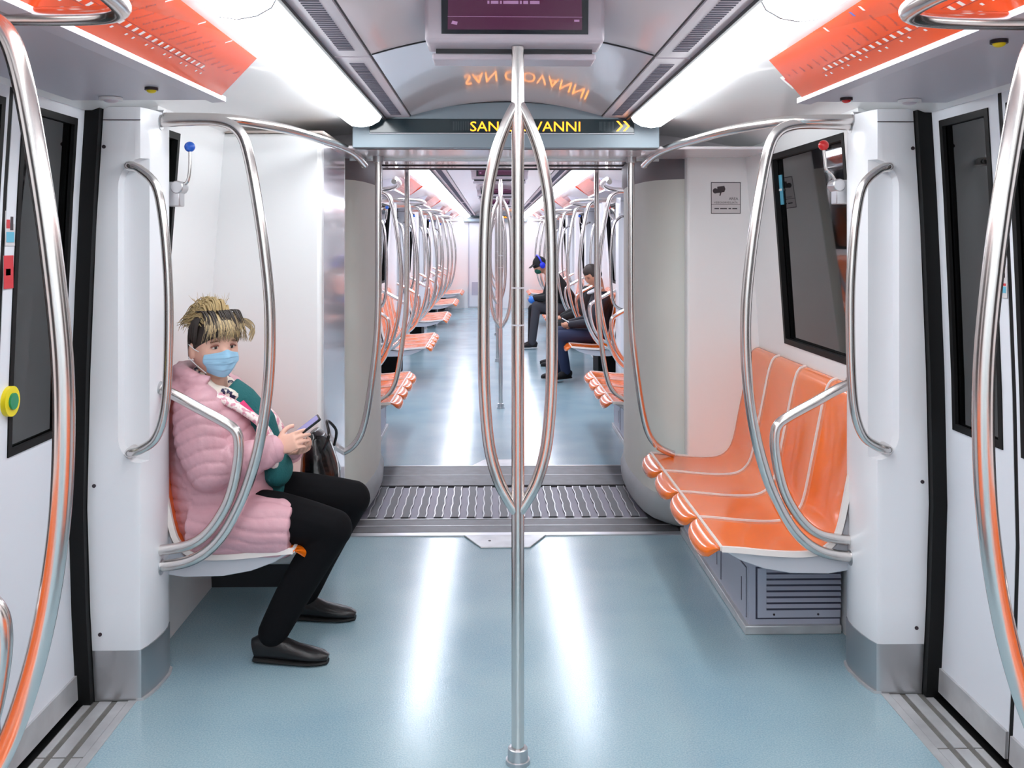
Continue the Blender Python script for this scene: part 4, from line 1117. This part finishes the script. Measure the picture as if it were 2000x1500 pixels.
    q=MB(); T=[((bc.x+.005,bc.y,bc.z-.10),(.075,.13)),((bc.x,bc.y,bc.z-.05),(.082,.14)),((bc.x-.01,bc.y,bc.z+.03),(.066,.12)),((bc.x-.02,bc.y,bc.z+.10),(.038,.095)),((bc.x-.025,bc.y,bc.z+.125),(.012,.06))]
    q.tube([p for p,_ in T],0,24,ell=[(e[1],e[0]) for _,e in T],up=(1,0,0)); q.build('bag_body',BAG,bo,bo.location,remesh=.006,sm=2)
    q=MB(); q.tube(cr([bc+V(.03,-.10,.06),bc+V(.05,-.09,.12),bc+V(.03,-.02,.165),bc+V(.055,.06,.11),bc+V(.04,.10,.04)],5),.006,8); q.build('bag_handle',BAG,bo,bo.location)
    q=MB(); q.tube(cr([bc+V(.085,-.06,-.08),bc+V(.078,-.05,.0),bc+V(.048,-.04,.085)],4),.003,6); q.build('bag_zip',STEEL2,bo,bo.location)
woman()
# ---- the far passengers (right side, facing -x)
def sitter(name,O,label,jac,tr,shoe_c,hc,hp,sh,el,wr,hips,knees,ankles,hair,skin=SKIN2,feet=(-1,0),cap=None,sole=SOLE,extra=None,glove=None):
    O=V(*O); r=empty(name,O,label,'person'); hc=V(*hc); Mh=basis(V(*hp))
    b=MB(); merge(b,xf(head_points(32,24),Mh,hc)); 
    for y in (-.076,.076): b.ell(hc+Mh@V(-.008,y,-.008),(.017,.009,.030),rot=Mh,nu=10,nv=8)
    sm_=(V(*sh[0])+V(*sh[1]))/2; hm=(V(*hips[0])+V(*hips[1]))/2
    limb(b,[hc+Mh@V(-.03,0,-.08),sm_+V(0,0,.04)],[.05,.058],12)
    limb(b,[sm_,hm],[.11,.12],14)
    for k in range(2):
        limb(b,[V(*sh[k]),V(*el[k]),V(*wr[k])],[.05,.038,.026],10)
        d=(V(*wr[k])-V(*el[k])).normalized(); hand(b,V(*wr[k]),d+V(-.2,0,-.2),V(0,(1 if k==0 else -1)*.8,.6),side=1 if k else -1,sc=.95)
        limb(b,[V(*hips[k]),V(*knees[k])],[.07,.05],10); limb(b,[V(*knees[k]),V(*ankles[k])],[.045,.03],10)
    b.build('body',skin,r,O,remesh=.008,sm=1)
    j=MB(); j.tube([hm+V(0,0,-.04),hm*.6+sm_*.4+V(.02,0,0),sm_*.8+hm*.2,sm_+V(0,0,.05),sm_+V(0,0,.09)],0,20,ell=[(.18,.145),(.185,.14),(.20,.14),(.13,.10),(.075,.07)],up=(1,0,0))
    for k in range(2): limb(j,[V(*sh[k]),V(*el[k])],[.075,.062],12); limb(j,[V(*el[k]),V(*wr[k])],[.06,.042],12)
    j.build('jacket',jac,r,O,remesh=.010,sm=2)
    for k in range(2):
        t=MB(); limb(t,[V(*hips[k]),V(*knees[k])],[.095,.070],14); limb(t,[V(*knees[k]),V(*ankles[k])],[.068,.055],14)
        t.build('trouser_leg',tr[k] if isinstance(tr,(list,tuple)) else tr,r,O,remesh=.010,sm=2)
        u=MB(); so=MB(); shoe_mesh(u,so,ankles[k],feet,.28,zs=max(0,ankles[k][2]-.09)); s_=u.build('shoe',shoe_c,r,O); so.build('sole',sole,s_,O)
    if hair is not None:
        h=MB(); rows=[]
        for i in range(14):
            a=PI*.62*i/13+.001; row=[]
            for q in range(28):
                t=2*PI*q/28; lim=(.36*PI if math.cos(t)>.5 else (.50*PI if math.cos(t)>-.1 else .62*PI)); sft=.5+.5*math.tanh((lim-a)*9)
                k_=1.0+.11*sft-.06*(1-sft)+.02*math.sin(7*t+3*a)*sft
                row.append(hc+Mh@V(math.sin(a)*math.cos(t)*.097*k_,math.sin(a)*math.sin(t)*.077*k_,math.cos(a)*.124*k_))
            rows.append(row)
        h.loft(rows); h.build('hair',hair,r,O)
    simple_face(r,hc,Mh,O)
    return r,hc,Mh
# man in navy jacket looking down at his phone
Y=10.75
r,hc,Mh=sitter('person',(1.0,Y,0),'dark-haired man in navy jacket looking down at a phone, far right bench',NAVY,JEAN,BLK,
   (1.045,Y-.02,1.165),(-.80,-.35,-.50),((1.13,Y-.20,.90),(1.13,Y+.20,.90)),((1.02,Y-.24,.66),(1.02,Y+.24,.66)),((.80,Y-.12,.63),(.80,Y+.10,.63)),
   ((1.10,Y-.10,.52),(1.10,Y+.10,.52)),((.67,Y-.12,.50),(.66,Y+.16,.52)),((.74,Y-.06,.12),(.66,Y+.22,.10)),HAIRD,feet=(-.75,-.5))
po=empty('phone',(.74,Y-.03,.67),'small pale phone in the hands of the man in the navy jacket','phone')
q=MB(); q.loft([[(.70,Y-.07,.69),(.70,Y+.01,.69),(.78,Y+.01,.645),(.78,Y-.07,.645)],[(.704,Y-.07,.697),(.704,Y+.01,.697),(.784,Y+.01,.652),(.784,Y-.07,.652)]]); q.build('phone_body',MASKW,po,po.location)
# white collar
q=MB(); q.tube([V(1.07+math.cos(a)*.075,Y+math.sin(a)*.08,1.0-.03*math.cos(a+PI)) for a in [2*PI*k/16 for k in range(17)]],.016,8); q.build('collar',MASKW,r,V(1.0,Y,0))
# person behind him in black
Y=12.1
sitter('person',(1.05,Y,0),'person in black jacket half hidden behind the man with the phone',BLK,BLK,BLK,
   (1.17,Y-.02,1.125),(-.9,-.1,-.45),((1.15,Y-.2,.90),(1.15,Y+.2,.90)),((1.02,Y-.23,.68),(1.02,Y+.23,.68)),((.82,Y-.12,.60),(.82,Y+.12,.60)),
   ((1.10,Y-.10,.52),(1.10,Y+.10,.52)),((.70,Y-.12,.50),(.70,Y+.12,.50)),((.74,Y-.12,.09),(.74,Y+.12,.09)),HAIRD)
# man with cap, headphones and green mask, leaning forward
Y=14.0
O=V(.95,Y,0)
r,hc,Mh=sitter('person',tuple(O),'person in black cap, blue headphones and green mask, leaning forward at the far end',BLK,(TROULIT,BLK),BLK,
   (.62,Y,1.20),(-.92,-.25,-.38),((.80,Y-.2,1.0),(.80,Y+.2,1.0)),((.72,Y-.24,.74),(.72,Y+.22,.74)),((.54,Y-.10,.72),(.54,Y+.10,.72)),
   ((1.08,Y-.10,.54),(1.08,Y+.10,.54)),((.56,Y-.14,.62),(.52,Y+.12,.56)),((.50,Y-.14,.10),(.50,Y+.12,.09)),None,sole=MASKW)
q=MB(); rows=[]
for i in range(12):
    a=PI*.52*i/11+.001; rows.append([hc+Mh@V(math.sin(a)*math.cos(2*PI*k/28)*.108,math.sin(a)*math.sin(2*PI*k/28)*.088,math.cos(a)*.132) for k in range(28)])
q.loft(rows); co=q.build('cap',BLK,r,O)
q=MB(); q.loft([[hc+Mh@V(.085,-.07,.035),hc+Mh@V(.085,-.07,.042),hc+Mh@V(.085,.07,.042),hc+Mh@V(.085,.07,.035)],[hc+Mh@V(.165,-.045,.015),hc+Mh@V(.165,-.045,.020),hc+Mh@V(.165,.045,.020),hc+Mh@V(.165,.045,.015)]]); q.build('cap_peak',BLK,co,O)
hp_=None
for sy in (-1,1):
    q=MB(); q.ell(hc+Mh@V(-.005,sy*.095,-.005),(.042,.022,.048),rot=Mh); hp_=q.build('ear_cup',HPB,r,O)
q=MB(); q.tube([hc+Mh@V(-.005,math.cos(a)*.100,.0+math.sin(a)*.150) for a in [PI*k/16 for k in range(17)]],.012,8); q.build('headband',HPB,r,O)
q=MB(); q.ell(hc+Mh@V(.058,0,-.065),(.052,.058,.050),rot=Mh); q.build('face_mask',GREENM,r,O)
for sy in (-.10,.10):
    q=MB(); q.ell((.50,Y+sy,.70),(.055,.042,.05)); q.build('glove',GLV,r,O)
